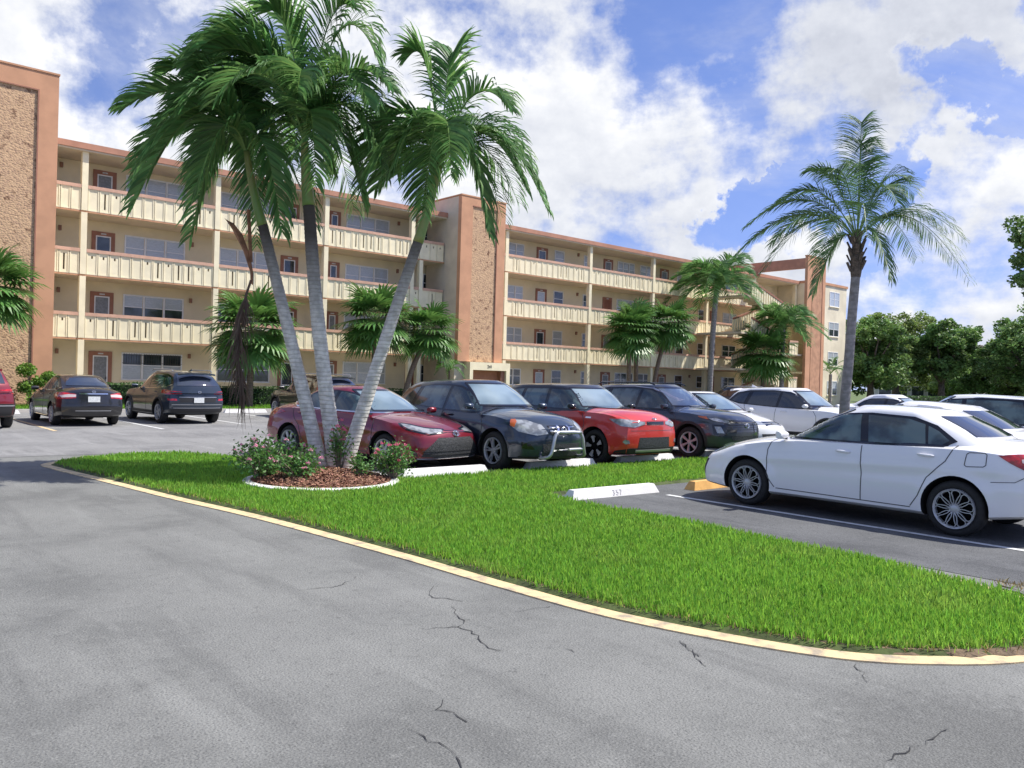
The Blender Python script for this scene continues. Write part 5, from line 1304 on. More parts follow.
FQ = [(*off(-2.6,.35,.1), 1.6), (*off(-2.75,-.30,.5), 1.5), (*off(-2.35,-.85,-.4), 1.35), (*off(-1.9,.9,.3), 1.4), (*off(-.8,-1.2,.6), .75), (*off(2.8,-.85,.1), 1.7), (*off(2.3,.05,-.5), 1.5), (*off(1.5,1.25,.3), 1.3), (*off(.05,2.35,0), 1.3), (*off(.3,1.9,.4), 1.2), (*off(-1.0,1.35,-.6), 1.5), (*off(.6,-1.0,-.6), .9), (*off(1.9,-.2,.9), 1.5), (*off(.05,2.9,.05), 1.2), (*off(-1.1,1.75,.2), .9), (*off(1.0,1.5,-.3), 1.0), (*off(2.5,-.3,.4), 1.6), (*off(-.3,-.3,1.7), 1.6), (*off(-.5,-.2,-1.7), 1.6), (*off(-1.7,.1,1.2), 1.5), (*off(.4,.7,-1.2), 1.5)]
pinnate_crown(p, (19.06,9.43,5.2), FQ, M['frond_lt'], seed=21, n=66, L=.74, w=.021, droop=.62, wind=tuple(-RT*.12), vee=.1, start=.22, fwd=.35)
# second, shorter queen palm near the building
def small_pinnate(x, y, ztop, rad, r0, label, nf=16, seed=1, lean=(0, 0), m='frond_lt', tm='trunk_grey', w=.03, name='queen_palm', L=.5, up0=.35, n=34, grp=None):
    p = empty(name, (x, y, 0), 0, label, 'palm tree', grp); rg = random.Random(seed)
    tx, ty = x+lean[0], y+lean[1]
    trunk(p, [(x, y, 0), (x+lean[0]*.3, y+lean[1]*.3, ztop*.5), (tx, ty, ztop)], r0*1.15, r0, M[tm], 0, n=10)
    fr = []
    for k in range(nf):
        a = k*2.399+rg.uniform(-.3, .3); q = (k+.5)/nf; rr = rad*rg.uniform(.8, 1.05); el = 1.25-1.75*q
        fr.append((rr*math.cos(a)*max(.25, math.cos(el*.8)), rr*math.sin(a)*max(.25, math.cos(el*.8)), rr*math.sin(el)*.75-.15*rad, rad*(up0+.25*rg.random())))
    pinnate_crown(p, (tx, ty, ztop), fr, M[m], merged=True, seed=seed, n=n, L=L, w=w, droop=.6, vee=.2, segs=3)
    return p
small_pinnate(49.7, 35.3, 8.7, 3.8, .19, 'queen palm with a slim grey trunk and full round crown before the building', 36, 4, (.5, 0), m='frond', L=1.15, w=.07, n=44)
small_pinnate(65.2, 34.2, 2.9, 2.3, .13, 'small palm with arching fronds at the foot of the salmon stair slab', 11, 6, m='fanleaf', L=.5, w=.05, n=24)
small_pinnate(26.1, 35.2, 2.05, 1.0, .06, 'tiny slim palm beside the entrance portal', 12, 7, m='fanleaf', tm='trunk_brown', L=.30, w=.03, n=22, name='pygmy_palm')
small_pinnate(55.9, 33.2, 6.1, 3.1, .16, 'bushy dark palm in front of the stair block, the higher of two', 30, 9, m='frond', L=.95, w=.065, n=40)
# fan palms
def fan_leaf(mb, base, dirv, pet, rad, rg, up=(0, 0, 1)):
    d = Vector(dirv).normalized(); hub = Vector(base)+d*pet+Vector((0, 0, -.12*pet))
    mb.tube([base, (Vector(base)+hub)/2+Vector((0, 0, .06*pet)), hub], [.018, .014, .011], 3, 1, cap=False)
    S = d.cross(Vector((0, 0, 1)))
    if S.length < .1: S = Vector((1, 0, 0))
    S.normalize(); d2 = (d+Vector((0, 0, -.35))).normalized(); nseg = 22
    for i in range(nseg):
        a = R(-125+250*i/(nseg-1))+rg.uniform(-.04, .04); v = (d2*math.cos(a)+S*math.sin(a)).normalized()
        l = rad*(.78+.22*math.cos(a*.6))*rg.uniform(.88, 1.05); w0 = l*.105
        q = hub.copy(); dd = v.copy(); V = []
        for j, ww in enumerate((.15, 1, .8, .10)):
            side = dd.cross(d2.cross(S).normalized() if True else Vector((0,0,1))); 
            if side.length < .05: side = S.copy()
            side.normalize(); V += [q-side*w0*ww*.5, q+side*w0*ww*.5]
            q = q+dd*l*(.36 if j < 2 else .28); dd = (dd+Vector((0, 0, -.10-.42*j*rg.uniform(.5, 1.3)))).normalized()
        mb.add(V, [(2*j, 2*j+1, 2*j+3, 2*j+2) for j in range(3)], 0)
def fan_palm(x, y, zt, rad, label, nl=34, seed=1, lean=(0, 0), r0=.13, grp='fan palms in front of the building'):
    p = empty('fan_palm', (x, y, 0), 0, label, 'palm tree', grp); rg = random.Random(seed); tx, ty = x+lean[0], y+lean[1]
    trunk(p, [(x, y, 0), (x+lean[0]*.35, y+lean[1]*.35, zt*.5), (tx, ty, zt)], r0*1.2, r0, M['trunk_brown'], 0, n=10)
    mb = MB(); 
    for k in range(nl):
        q = (k+.5)/nl; el = 1.35-2.15*q**.85+rg.uniform(-.12, .12); a = k*2.399+rg.uniform(-.2, .2)
        d = (math.cos(a)*math.cos(el), math.sin(a)*math.cos(el), math.sin(el))
        fan_leaf(mb, (tx, ty, zt+.25*(1-q)), d, rad*.52*rg.uniform(.85, 1.1), rad*.70*rg.uniform(.85, 1.1), rg)
    mb.build('crown', [M['fanleaf'], M['rachis']], p)
fan_palm(15.0, 35.1, 3.45, 2.1, 'fan palm behind the hanging dead frond', 34, 2)
fan_palm(21.5, 35.3, 4.3, 2.05, 'fan palm between the middle and right leaning trunks', 36, 3)
fan_palm(23.0, 35.0, 3.9, 1.75, 'fan palm with a trunk leaning right, left of the entrance portal', 32, 4, (1.5, 0), .12)
fan_palm(40.7, 35.2, 4.9, 1.95, 'left trunk of the pair of fan palms behind the red boxy car', 34, 5, (-.1, 0), .13)
fan_palm(41.8, 35.5, 5.5, 1.75, 'right, slightly taller trunk of the pair of fan palms behind the red boxy car', 30, 6, (-.2, 0), .13)
fan_palm(42.6, 34.9, 5.6, 1.95, 'fan palm with a trunk leaning right behind the slate grey SUV', 34, 7, (1.7, 0), .13)
fan_palm(54.6, 34.0, 4.0, 2.5, 'lower fan palm with hanging old leaves before the stair block', 34, 8, (.1, 0), .16)
fan_palm(5.0, 34.6, 4.3, 1.7, 'fan palm cut off by the left edge before the pebble tower', 34, 9, (0, 0), .13)
# ------------------------------------------------------------------ leafy plants
def leaf_cloud(mb, pts, size, rg, mi=0, flat=.4, asp=.55):
    n = len(pts); 
    for p in pts:
        a = rg.uniform(0, 2*PI); e = rg.uniform(-.9, .9); s = size*rg.uniform(.6, 1.25)
        d = Vector((math.cos(a)*math.cos(e), math.sin(a)*math.cos(e), math.sin(e))); b = d.cross(Vector((rg.uniform(-1,1), rg.uniform(-1,1), rg.uniform(-.2,1)))).normalized()
        q = Vector(p); mb.add([q-d*s*.5, q+b*s*asp*.5, q+d*s*.5, q-b*s*asp*.5], [(0,1,2,3)], mi)
def leaf_cloud_np(pts, size, rng, asp=.6):
    n = len(pts); d = rng.normal(size=(n, 3)); d[:, 2] *= .55; d /= np.linalg.norm(d, axis=1)[:, None]; e = rng.normal(size=(n, 3)); b = np.cross(d, e); b /= np.linalg.norm(b, axis=1)[:, None]
    s = (size*rng.uniform(.6, 1.3, n))[:, None]
    V = np.stack([pts-d*s*.5, pts+b*s*asp*.5, pts+d*s*.5, pts-b*s*asp*.5], 1).reshape(-1, 3)
    F = np.arange(n)[:, None]*4+np.array([0, 1, 2, 3]); return V, F
def shrub(name, x, y, z, r, h, label, cat, n=420, size=.065, m='shrub_leaf', flowers=0, fm='pink', grp=None, seed=1, stems=True):
    p = empty(name, (x, y, z), 0, label, cat, grp); rg = random.Random(seed); mb = MB(); P = []
    tips = []
    for k in range(max(6, n//30)):
        a = rg.uniform(0, 2*PI); q = rg.uniform(.15, 1); tips.append(Vector((x+r*q*math.cos(a)*.85, y+r*q*math.sin(a)*.85, z+h*rg.uniform(.45, 1)*(1-.35*q*q))))
    st = MB()
    for t in tips: st.tube([(x+(t.x-x)*.15, y+(t.y-y)*.15, z-.02), ((x+t.x)/2, (y+t.y)/2, z+(t.z-z)*.6), t], [.012, .008, .004], 4)
    st.build('stems', M['bark'], p)
    for t in tips:
        for k in range(28):
            u = rg.random()**.6; q = Vector((x, y, z)).lerp(t, .35+.65*u)+Vector((rg.gauss(0, .06), rg.gauss(0, .06), rg.gauss(0, .05)))*min(1.4, r/.4); 
            q.z = max(q.z, z+.02); P.append(q)
    leaf_cloud(mb, P, size, rg); mb.build('foliage', M[m], p)
    if flowers:
        
        for t in rg.sample(tips, min(flowers, len(tips))):
            c = t+Vector((0, 0, .03)); fb = MB()
            for k in range(34):
                v = Vector((rg.gauss(0, 1), rg.gauss(0, 1), abs(rg.gauss(0, .8)))).normalized()*rg.uniform(.018, .040); leaf_cloud(fb, [c+v], .022, rg, 0, asp=.8)
            fb.build('flower_head', M[fm], p)
    return p
GS = 'flowering shrubs in the palm bed'
shrub('flowering_shrub', 5.10, 11.42, .10, .56, .64, 'pale pink flowering shrub at the left end of the palm bed', 'shrub', 1500, .064, 'shrub_leaf', 18, 'pale_pink', GS, 31)
shrub('flowering_shrub', 5.42, 10.92, .10, .46, .48, 'leafy shrub with few pink heads in front of the left palm trunk', 'shrub', 1100, .062, 'shrub_leaf', 9, 'pale_pink', GS, 32)
shrub('flowering_shrub', 6.30, 11.30, .12, .30, .80, 'narrow shrub with red-pink heads between the middle and right trunks', 'shrub', 620, .056, 'shrub_leaf', 10, 'pink', GS, 33)
shrub('flowering_shrub', 6.28, 10.66, .12, .26, .40, 'small leafy shrub at the foot of the right palm trunk', 'shrub', 420, .055, 'shrub_leaf', 1, 'pink', GS, 34)
shrub('flowering_shrub', 6.85, 10.62, .10, .50, .54, 'bushy shrub with bright pink heads at the right end of the palm bed', 'shrub', 1300, .060, 'shrub_leaf', 16, 'pink', GS, 35)
shrub('flowering_shrub', 5.70, 11.85, .10, .48, .56, 'pale pink flowering shrub behind the left palm trunk', 'shrub', 900, .062, 'shrub_leaf', 9, 'pale_pink', GS, 36)
# bed with edging and mulch
bd = empty('flower_bed', (5.9, 11.08, 0), 0, 'round mulched flower bed with white concrete edging around the three palms', 'flower bed')
ring = [(bed_c[0]+bed_r[0]*math.cos(2*PI*k/60), bed_c[1]+bed_r[1]*math.sin(2*PI*k/60)) for k in range(60)]
mb = MB(); V = []; prof = ((-.075, -.02), (-.07, .060), (-.045, .075), (.045, .075), (.07, .060), (.075, -.02))
for (x, y) in ring:
    d = Vector((x-bed_c[0], y-bed_c[1])).normalized()
    for o_, z_ in prof: V.append((x+d.x*o_, y+d.y*o_, z_))
F = [(6*i+k, 6*i+k+1, 6*((i+1) % 60)+k+1, 6*((i+1) % 60)+k) for i in range(60) for k in range(5)]
mb.add(V, F); mb.build('edging', M['concrete'], bd, 40)
mb = MB(); V = []; nr = 12
for j in range(nr+1):
    q = j/nr
    for k in range(60):
        a = 2*PI*k/60; V.append((bed_c[0]+bed_r[0]*.955*q*math.cos(a), bed_c[1]+bed_r[1]*.955*q*math.sin(a), .06+.14*(1-q**2)+.02*math.sin(k*1.3+j*2.1)*q*(1-q)*2))
mb.add(V, [(60*j+k, 60*j+(k+1) % 60, 60*(j+1)+(k+1) % 60, 60*(j+1)+k)[::-1] for j in range(nr) for k in range(60)]); mb.build('mulch', M['mulch_base'], bd, True)
rg = random.Random(5); mb = MB()
for k in range(5200):
    a = rg.uniform(0, 2*PI); q = math.sqrt(rg.random()); x = bed_c[0]+bed_r[0]*.95*q*math.cos(a); y = bed_c[1]+bed_r[1]*.95*q*math.sin(a); z = .07+.14*(1-q*q)+rg.uniform(0, .02)
    d = Vector((rg.gauss(0,1), rg.gauss(0,1), rg.gauss(0,.35))).normalized(); l = rg.uniform(.02,.06); b = d.cross(Vector((rg.gauss(0,.4), rg.gauss(0,.4), 1))).normalized()*rg.uniform(.004,.012)
    c = Vector((x, y, z)); mb.add([c-d*l/2-b, c-d*l/2+b, c+d*l/2+b, c+d*l/2-b], [(0,1,2,3)])
tag(mb.build('mulch_chips', M['mulch'], bd), kind='stuff')
# hedges along the building
def hedge(x0, x1, y0, y1, h, label, dens=260, seed=1, size=.09, z0=.05):
    p = empty('hedge', ((x0+x1)/2, (y0+y1)/2, 0), 0, label, 'hedge', 'hedges along the building'); rng = np.random.default_rng(seed)
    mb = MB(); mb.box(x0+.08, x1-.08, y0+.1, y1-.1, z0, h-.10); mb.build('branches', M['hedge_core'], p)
    n = int(dens*((x1-x0)*h*1.0+(x1-x0)*(y1-y0)))
    P = np.stack([rng.uniform(x0, x1, n), rng.uniform(y0, y1, n), rng.uniform(z0, h, n)], 1)
    f = rng.random(n); P[f < .55, 1] = y0+np.abs(rng.normal(0, .06, (f < .55).sum())); P[f > .72, 2] = h-np.abs(rng.normal(0, .05, (f > .72).sum()))+.03*np.sin(P[f > .72, 0]*3)
    V, F = leaf_cloud_np(P, size, rng); mk('foliage', V, F, M['hedge_leaf'], p)
hedge(7.6, 14.1, 36.1, 37.0, 1.08, 'clipped hedge below the windows behind the black and dark blue cars', seed=1)
hedge(14.2, 20.6, 36.1, 37.0, 1.02, 'clipped hedge right of the dark blue SUV behind the hanging dead frond', seed=2)
hedge(20.7, 27.4, 36.1, 37.0, 1.00, 'clipped hedge behind the leaning right palm trunk', seed=3)
hedge(32.0, 44.0, 36.1, 37.0, 1.0, 'long low hedge behind the red boxy car', 160, seed=4, size=.12)
hedge(44.1, 56.0, 36.1, 37.0, 1.0, 'long low hedge behind the slate grey SUV', 160, seed=5, size=.12)
# shrubs by the left tower
def topiary(x, y, label):
    p = empty('topiary_bush', (x, y, 0), 0, label, 'shrub'); rng = np.random.default_rng(4)
    trunk(p, [(x, y, 0), (x+.03, y, .5), (x, y, 1.1)], .05, .035, M['bark'], 0, n=8); Ps = []
    for cx, cz, r in ((-.15, 1.50, .36), (.32, 1.08, .30), (-.1, .85, .34), (.62, 1.28, .26), (.75, .8, .3)):
        d = rng.normal(size=(900, 3)); d /= np.linalg.norm(d, axis=1)[:, None]; Ps.append(d*r*rng.uniform(.3, 1.03, 900)[:, None]*np.array([1, 1, .8])+np.array([x+cx, y, cz]))
    V, F = leaf_cloud_np(np.concatenate(Ps), .095, rng); mk('foliage', V, F, M['lime_leaf'], p)
topiary(6.45, 35.3, 'lime green rounded bush beside the pebble tower')
for i, (x, y, r, h, m, l) in enumerate(((5.55, 34.6, .55, .85, 'dark_plant', 'bronze leaved plant at the foot of the pebble tower'), (6.6, 34.3, .5, .75, 'lime_leaf', 'yellow-green low plant behind the black sedan'), (4.6, 34.2, .6, .9, 'shrub_leaf', 'green leafy plant by the red SUV at the left edge'), (7.5, 35.2, .5, .9, 'shrub_leaf', 'leafy plant between the lime bush and the hedge'))):
    shrub('garden_plant', x, y, .05, r, h, l, 'shrub', 520, .12, m, 0, seed=50+i, grp='plants by the left tower')
hib = shrub('garden_plant', 19.2, 34.9, .05, .55, .95, 'loose dark plant left of the middle palm trunk by the hedge', 'shrub', 400, .10, 'shrub_leaf', 2, 'pink', seed=61)
# broadleaf trees
def tree(x, y, H, rad, label, seed=1, n=9000, leaf=.33, th=None, grp='trees beyond the car park', m='tree_leaf', cx=0, cy=0, low=.16):
    p = empty('broadleaf_tree', (x, y, 0), 0, label, 'tree', grp); rng = np.random.default_rng(seed); rg = random.Random(seed); th = th or H*.32
    r0 = H*.028+.08; mb = MB()
    mb.tube([(x, y, 0), (x+.1, y, th*.5), (x+cx*.3, y+cy*.3, th)], [r0*1.3, r0, r0*.8], 9); blobs = []
    for k in range(30):
        a = k*2.399; q = rg.uniform(.25, 1); zz = H*(low+.10)+(H*(.93-low)-.1*H)*rg.random()
        k2 = max(.2, 1-abs((zz/H-.58)/.46)**2.2)
        c = Vector((x+cx+rad*.78*q*k2*math.cos(a), y+cy+rad*.78*q*k2*math.sin(a), zz)); br = rad*rg.uniform(.26, .46)
        blobs.append((c, br)); mb.tube([(x+cx*.3, y+cy*.3, th*.85), ((x+c.x)/2, (y+c.y)/2, (th+c.z)/2+.3), c], [r0*.5, r0*.28, .03], 5)
    mb.build('trunk', M['bark'], p, True)
    P = []; per = n//len(blobs)
    for c, br in blobs:
        # smaller twig clumps on each limb's cloud
        for q in range(7):
            d = rng.normal(size=3); d /= np.linalg.norm(d); cc = np.array(c)+d*br*rng.uniform(.4, .95)*np.array([1, 1, .7]); s = br*rng.uniform(.28, .5)
            v = rng.normal(size=(per//7, 3)); v /= np.linalg.norm(v, axis=1)[:, None]; v *= rng.random((per//7, 1))**.45; P.append(cc+v*s*np.array([1, 1, .72]))
    V, F = leaf_cloud_np(np.concatenate(P), leaf, rng); mk('crown', V, F, M[m], p)
T = [(77.5, 36.6, 10.0, 3.4, 'dark tree just right of the tall palm trunk beside the end of the building'), (84.5, 37.3, 9.9, 4.4, 'full green tree right of the building, second from the tall palm trunk'),
     (86.5, 33.6, 9.2, 3.9, 'leafy tree left of the gap of sky over the distant white villa'), (94, 33.2, 8.0, 3.4, 'smaller tree in the middle of the gap of sky'), (96.0, 29.8, 7.4, 3.2, 'low tree under the sky gap right of the white villa'),
     (88.2, 25.9, 9.2, 4.3, 'broad tree left of the widest crown at the right of the photo'), (86.5, 21.6, 10.6, 5.4, 'widest and tallest tree crown near the right edge'), (84, 17.6, 9.0, 4.6, 'tree cut off by the right edge of the photo, far across the lot'),
     (108, 33, 8.2, 4.5, 'tree standing behind the others right of the villa'), (72, 41, 8.2, 3.2, 'tree close behind the end block of the apartment building'), (110, 42, 8.6, 4.6, 'tree far behind, left of the villa roof')]
for i, (x, y, H, r_, l) in enumerate(T): tree(x, y, H*(.86, 1.0, .98, .76, .72, .98, 1.05, 1.02, 1, .9, 1)[i], r_*(1.35, 1.2, 1.15, 1.05, 1.05, 1.15, 1.25, 1.2, 1.1, 1.2, 1.1)[i], l, 100+i, 24000, low=(.16, .20, .26, .16, .16, .2, .16, .16, .1, .1, .1)[i], leaf= (.34, .28, .34, .26, .30)[i % 5], m=('tree_leaf', 'tree_leaf2', 'tree_leaf')[i % 3])
tree(38.7, 9.6, 9.5, 3.7, 'tree whose leafy branches enter at the upper right edge of the photo', 140, 34000, .24, grp=None, low=.60)
# far villa and long low house
def villa(x, y, w, d, h, n, label, rz, wallm, win='glassdark'):
    p = empty('house', (x, y, 0), rz, label, 'house', 'low houses beyond the trees'); 
    def bx(nm, m, par, *b): mb = MB(); mb.box(*b); return mb.build(nm, m, par, world=False)
    bx('wall', wallm, p, -w/2, w/2, 0, d, 0, h); bx('roof', M['white_frame'], p, -w/2-.4, w/2+.4, -.8, d+.4, h+.003, h+.35)
    for k in range(n):
        x0 = -w/2+.5+(w-1)*k/n; x1 = x0+(w-1)/n-.35; f = bx('window', M['white_frame'], p, x0, x1, -.06, -.003, .9, h-.35)
        bx('pane', M[win], f, x0+.1, x1-.1, -.09, -.062, 1.0, h-.45)
vw = mat('villa_white', (.66,.64,.60), .9)
villa(112.5, 46.5, 11, 8, 2.7, 5, 'low white house with a row of grey windows seen under the trees', R(-58), vw)
villa(121, 36.5, 9, 8, 2.9, 4, 'low white house half hidden by tree trunks, right of the first', R(-62), vw)
villa(117, 24.0, 9, 8, 2.9, 4, 'low white house glimpsed at the right edge below the widest crown', R(-70), vw)
hb = empty('house', (135, 50, 0), R(-60), 'taller house whose dark brown roof shows in the gap between the trees', 'house'); mb = MB(); mb.box(-7, 7, 0, 8, 0, 6.2); mb.build('wall', vw, hb, world=False)
mb = MB(); mb.add([(-7.5,-.6,6.2),(7.5,-.6,6.2),(7.5,8.6,6.2),(-7.5,8.6,6.2),(-4,4,9.3),(4,4,9.3)], [(0,1,5,4),(1,2,5),(2,3,4,5),(3,0,4),(3,2,1,0)]); mb.build('roof', mat('brown_roof', (.10,.075,.065), .9, .2, 2), hb, world=False)
hedge(70, 100, 30.5, 31.3, 1.25, 'clipped hedge at the far side of the lot under the trees', 60, seed=9, size=.16)
CLOUD, SUN, EXPO = .63, 3.9, .76
# ------------------------------------------------------------------ sky, sun, camera
SUN_EL, SUN_AZ = R(55), R(-31)       # azimuth measured from +X towards +Y
sd = Vector((math.cos(SUN_EL)*math.cos(SUN_AZ), math.cos(SUN_EL)*math.sin(SUN_AZ), math.sin(SUN_EL)))
W = bpy.data.worlds.new('World'); SC.world = W; W.use_nodes = True; nt = W.node_tree; nt.nodes.clear(); L = nt.links.new
sky = nn(nt, 'ShaderNodeTexSky'); sky.sky_type = 'NISHITA'; sky.sun_disc = False; sky.sun_elevation = SUN_EL; sky.sun_rotation = math.atan2(sd.x, sd.y)
sky.air_density = 1.0; sky.dust_density = .3; sky.ozone_density = 3.0; sky.altitude = 0
hs = nn(nt, 'ShaderNodeHueSaturation'); hs.inputs['Saturation'].default_value = 1.22; L(sky.outputs[0], hs.inputs['Color'])
gm = nn(nt, 'ShaderNodeMix', data_type='RGBA', blend_type='MULTIPLY'); gm.inputs[0].default_value = 1; gm.inputs[7].default_value = (1.30,.97,1.16,1); L(hs.outputs[0], gm.inputs[6])
bg1 = nn(nt, 'ShaderNodeBackground'); bg1.inputs[1].default_value = .088; L(gm.outputs[2], bg1.inputs[0])
tc = nn(nt, 'ShaderNodeTexCoord'); G = tc.outputs['Generated']
s0 = nn(nt, 'ShaderNodeSeparateXYZ'); L(G, s0.inputs[0]); c0 = nn(nt, 'ShaderNodeCombineXYZ'); L(s0.outputs[0], c0.inputs[0]); L(s0.outputs[1], c0.inputs[1])
z0_ = nn(nt, 'ShaderNodeMath', operation='MAXIMUM'); L(s0.outputs[2], z0_.inputs[0]); z0_.inputs[1].default_value = 0.0
z1_ = nn(nt, 'ShaderNodeMath', operation='MULTIPLY_ADD'); L(z0_.outputs[0], z1_.inputs[0]); z1_.inputs[1].default_value = .9; z1_.inputs[2].default_value = .11; L(z1_.outputs[0], c0.inputs[2]); L(c0.outputs[0], sky.inputs[0])
def vm(op, a, b=None, s=None):
    n = nn(nt, 'ShaderNodeVectorMath', operation=op)
    for i, q in enumerate((a, b)):
        if q is None: continue
        if isinstance(q, tuple): n.inputs[i].default_value = q
        else: L(q, n.inputs[i])
    if s is not None: n.inputs['Scale'].default_value = s
    return n.outputs['Value'] if op in ('DOT_PRODUCT', 'LENGTH') else n.outputs[0]
def ma(op, a, b=None, c=None):
    n = nn(nt, 'ShaderNodeMath', operation=op)
    for i, q in enumerate((a, b, c)):
        if q is None: continue
        if isinstance(q, (int, float)): n.inputs[i].default_value = q
        else: L(q, n.inputs[i])
    return n.outputs[0]
def mr(a, x0, x1, y0=0., y1=1., smooth=True):
    n = nn(nt, 'ShaderNodeMapRange'); n.interpolation_type = 'SMOOTHSTEP' if smooth else 'LINEAR'; L(a, n.inputs[0])
    for i, q in enumerate((x0, x1, y0, y1)): n.inputs[i+1].default_value = q
    return n.outputs[0]
# layered cloud field: directions are flattened as if seen on a deck overhead
def deck(src, k):
    sp = nn(nt, 'ShaderNodeSeparateXYZ'); L(src, sp.inputs[0]); z = ma('ADD', ma('MAXIMUM', sp.outputs[2], 0.0), k)
    cb = nn(nt, 'ShaderNodeCombineXYZ'); L(ma('DIVIDE', sp.outputs[0], z), cb.inputs[0]); L(ma('DIVIDE', sp.outputs[1], z), cb.inputs[1]); L(ma('MULTIPLY', sp.outputs[2], 2.2), cb.inputs[2]); return cb.outputs[0]
def noise(v, sc, det=8, ro=.55, dist=0.):
    n = nn(nt, 'ShaderNodeTexNoise'); n.inputs['Scale'].default_value = sc; n.inputs['Detail'].default_value = det; n.inputs['Roughness'].default_value = ro; n.inputs['Distortion'].default_value = dist; L(v, n.inputs['Vector']); return n.outputs[0]
BLOBS = [ # direction, half width (1-cos), weight
 # heavy bank at the upper left and centre
 ((.172,.905,.40),.040,.26), ((.30,.88,.36),.040,.27), ((.43,.83,.34),.035,.24), ((.543,.748,.382),.030,.24), ((.64,.67,.38),.020,.24), ((.681,.645,.347),.012,.16), ((.60,.71,.33),.008,.10),
 ((.197,.956,.217),.030,.24), ((.05,.97,.28),.05,.2), ((.35,.90,.25),.012,.12), ((.26,.92,.30),.008,.12), ((.50,.80,.30),.006,.10), ((.80,.595,.06),.004,.16), ((.86,.50,.05),.005,.2), ((.965,.25,.05),.01,.2), ((.80,.50,.345),.002,.14), ((.82,.43,.37),.002,.16), ((.43,.88,.202),.010,.16), ((.715,.66,.205),.0050,.26), ((.66,.72,.17),.006,.20), ((.77,.615,.13),.006,.20),
 ((.735,.60,.32),.006,.16), ((.785,.504,.385),.010,.24), ((.74,.56,.36),.008,.22), ((.70,.60,.40),.01,.15), ((.16,.93,.30),.012,.2), ((.22,.915,.325),.010,.2), ((.765,.52,.385),.010,.24), ((.735,.585,.335),.005,.2), ((.30,.90,.30),.01,.12), ((.25,.905,.34),.012,.12), ((.858,.39,.335),.0050,.26), ((.84,.44,.31),.0022,.16), ((.925,.33,.188),.0040,.26), ((.88,.41,.225),.0020,.22), ((.95,.28,.165),.005,.22), ((.955,.27,.10),.004,.24), ((.88,.45,.09),.005,.20), ((.93,.36,.055),.008,.22), ((.985,.15,.22),.02,.2), ((.80,.57,.17),.004,.12),
 ((.172,.920,.352),.0010,-.40), ((.768,.585,.250),.0055,-.25), ((.735,.64,.245),.0016,-.22), ((.83,.50,.235),.008,-.20), ((.885,.40,.262),.0022,-.26), ((.90,.40,.145),.0030,-.24), ((.935,.33,.12),.0012,-.14), ((.80,.50,.30),.0030,-.14), ((.92,.31,.25),.0014,-.2), ((.91,.37,.30),.0012,-.16)]
def density(src, hi=9, ro=.58):
    v1 = deck(src, .30); n1 = noise(v1, 1.9, hi, ro, .2); n2 = noise(src, 6.5, hi, ro+.03)
    return ma('ADD', ma('MULTIPLY', n1, .55), ma('MULTIPLY', n2, .62))
nrm = vm('NORMALIZE', G)
wn = nn(nt, 'ShaderNodeTexNoise'); wn.inputs['Scale'].default_value = 6.5; wn.inputs['Detail'].default_value = 8; wn.inputs['Roughness'].default_value = .6; L(nrm, wn.inputs['Vector'])
wrp = vm('NORMALIZE', vm('ADD', nrm, vm('SCALE', vm('SUBTRACT', wn.outputs['Color'], (.5,.5,.5)), None, .34)))
bl = None
for (c, w_, wt) in BLOBS:
    t = mr(vm('DOT_PRODUCT', wrp, tuple(Vector(c).normalized())), 1-w_*2.6, 1.0, 0, wt*1.15)
    bl = t if bl is None else ma('ADD', bl, t)
bl = ma('MINIMUM', bl, .25)
off_ = vm('NORMALIZE', vm('ADD', nrm, tuple(Vector((sd.x*.45, sd.y*.25, .80)).normalized()*.030)))
off2 = vm('NORMALIZE', vm('ADD', nrm, tuple(Vector((sd.x*.45, sd.y*.25, .80)).normalized()*.010)))
n0 = density(nrm); n1_ = density(off_, 5); n2_ = density(off2, 9)
d0 = ma('ADD', n0, bl)
cov = mr(d0, .690, .855); thick = mr(d0, .78, 1.04)
lit = ma('ADD', ma('MULTIPLY', ma('SUBTRACT', n0, n1_), 2.6), ma('MULTIPLY', ma('SUBTRACT', n0, n2_), 3.2))
veil = mr(noise(deck(nrm, .14), 1.1, 7, .62, .5), .38, .72, .08, .6)
cov2 = ma('MAXIMUM', cov, veil)
big = noise(deck(nrm, .35), 1.05, 4, .5)
shade = ma('ADD', ma('ADD', .74, ma('MULTIPLY', lit, .85)), ma('ADD', ma('MULTIPLY', thick, -.36), ma('MULTIPLY', ma('SUBTRACT', big, .56), 2.0)))
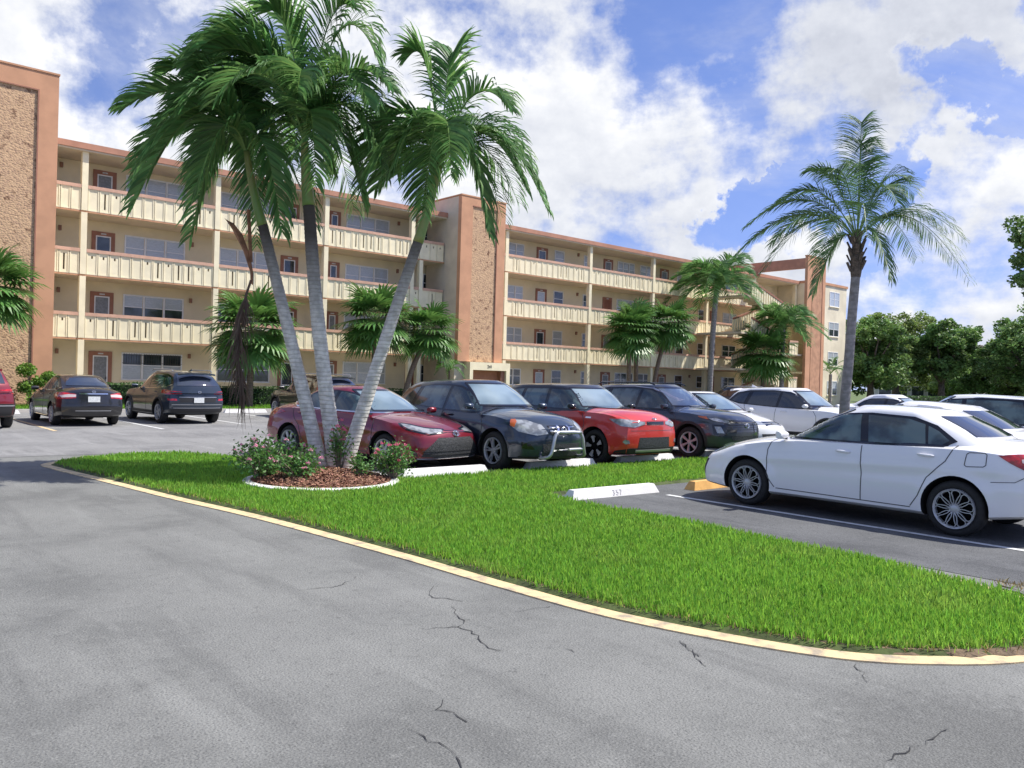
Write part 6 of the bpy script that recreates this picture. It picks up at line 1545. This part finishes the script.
shade = ma('MULTIPLY_ADD', shade, .74, .22)
cr = nn(nt, 'ShaderNodeValToRGB'); e = cr.color_ramp.elements; e[0].position = 0; e[0].color = (.50,.53,.62,1); e[1].position = 1; e[1].color = (1.04,1.04,1.05,1)
q = e.new(.35); q.color = (.67,.70,.78,1); q = e.new(.70); q.color = (.84,.86,.91,1); L(shade, cr.inputs[0])
bg2 = nn(nt, 'ShaderNodeBackground'); bg2.inputs[1].default_value = CLOUD; L(cr.outputs[0], bg2.inputs[0])
ms = nn(nt, 'ShaderNodeMixShader'); L(cov2, ms.inputs[0]); L(bg1.outputs[0], ms.inputs[1]); L(bg2.outputs[0], ms.inputs[2])
wo = nn(nt, 'ShaderNodeOutputWorld'); L(ms.outputs[0], wo.inputs[0])
W.cycles.sampling_method = 'MANUAL'; W.cycles.sample_map_resolution = 512
l = bpy.data.lights.new('sun', 'SUN'); l.energy = SUN; l.angle = R(.6); l.color = (1.0, .955, .88)
lo = bpy.data.objects.new('sun', l); COL.objects.link(lo); lo.rotation_euler = (-sd).to_track_quat('-Z', 'Y').to_euler(); lo.location = (20, -10, 30)
cam = bpy.data.cameras.new('camera'); co = bpy.data.objects.new('camera', cam); COL.objects.link(co); SC.camera = co
cam.sensor_width = 36; cam.lens = 813.94/1024*36; cam.clip_end = 3000; cam.clip_start = .05
f_ = Vector((.65575871, .75495652, -.00459998)); r_ = Vector((.75474757, -.6554048, .02829592)); u_ = r_.cross(f_)
co.matrix_world = Matrix(((r_.x, u_.x, -f_.x, 0), (r_.y, u_.y, -f_.y, 0), (r_.z, u_.z, -f_.z, 1.6355), (0, 0, 0, 1)))
SC.view_settings.view_transform = 'Standard'; SC.view_settings.look = 'None'; SC.view_settings.exposure = EXPO; SC.view_settings.gamma = 1
SC.render.engine = 'CYCLES'; SC.cycles.max_bounces = 6; SC.cycles.diffuse_bounces = 3; SC.cycles.glossy_bounces = 3; SC.cycles.transmission_bounces = 3; SC.cycles.transparent_max_bounces = 4
SC.cycles.use_denoising = True
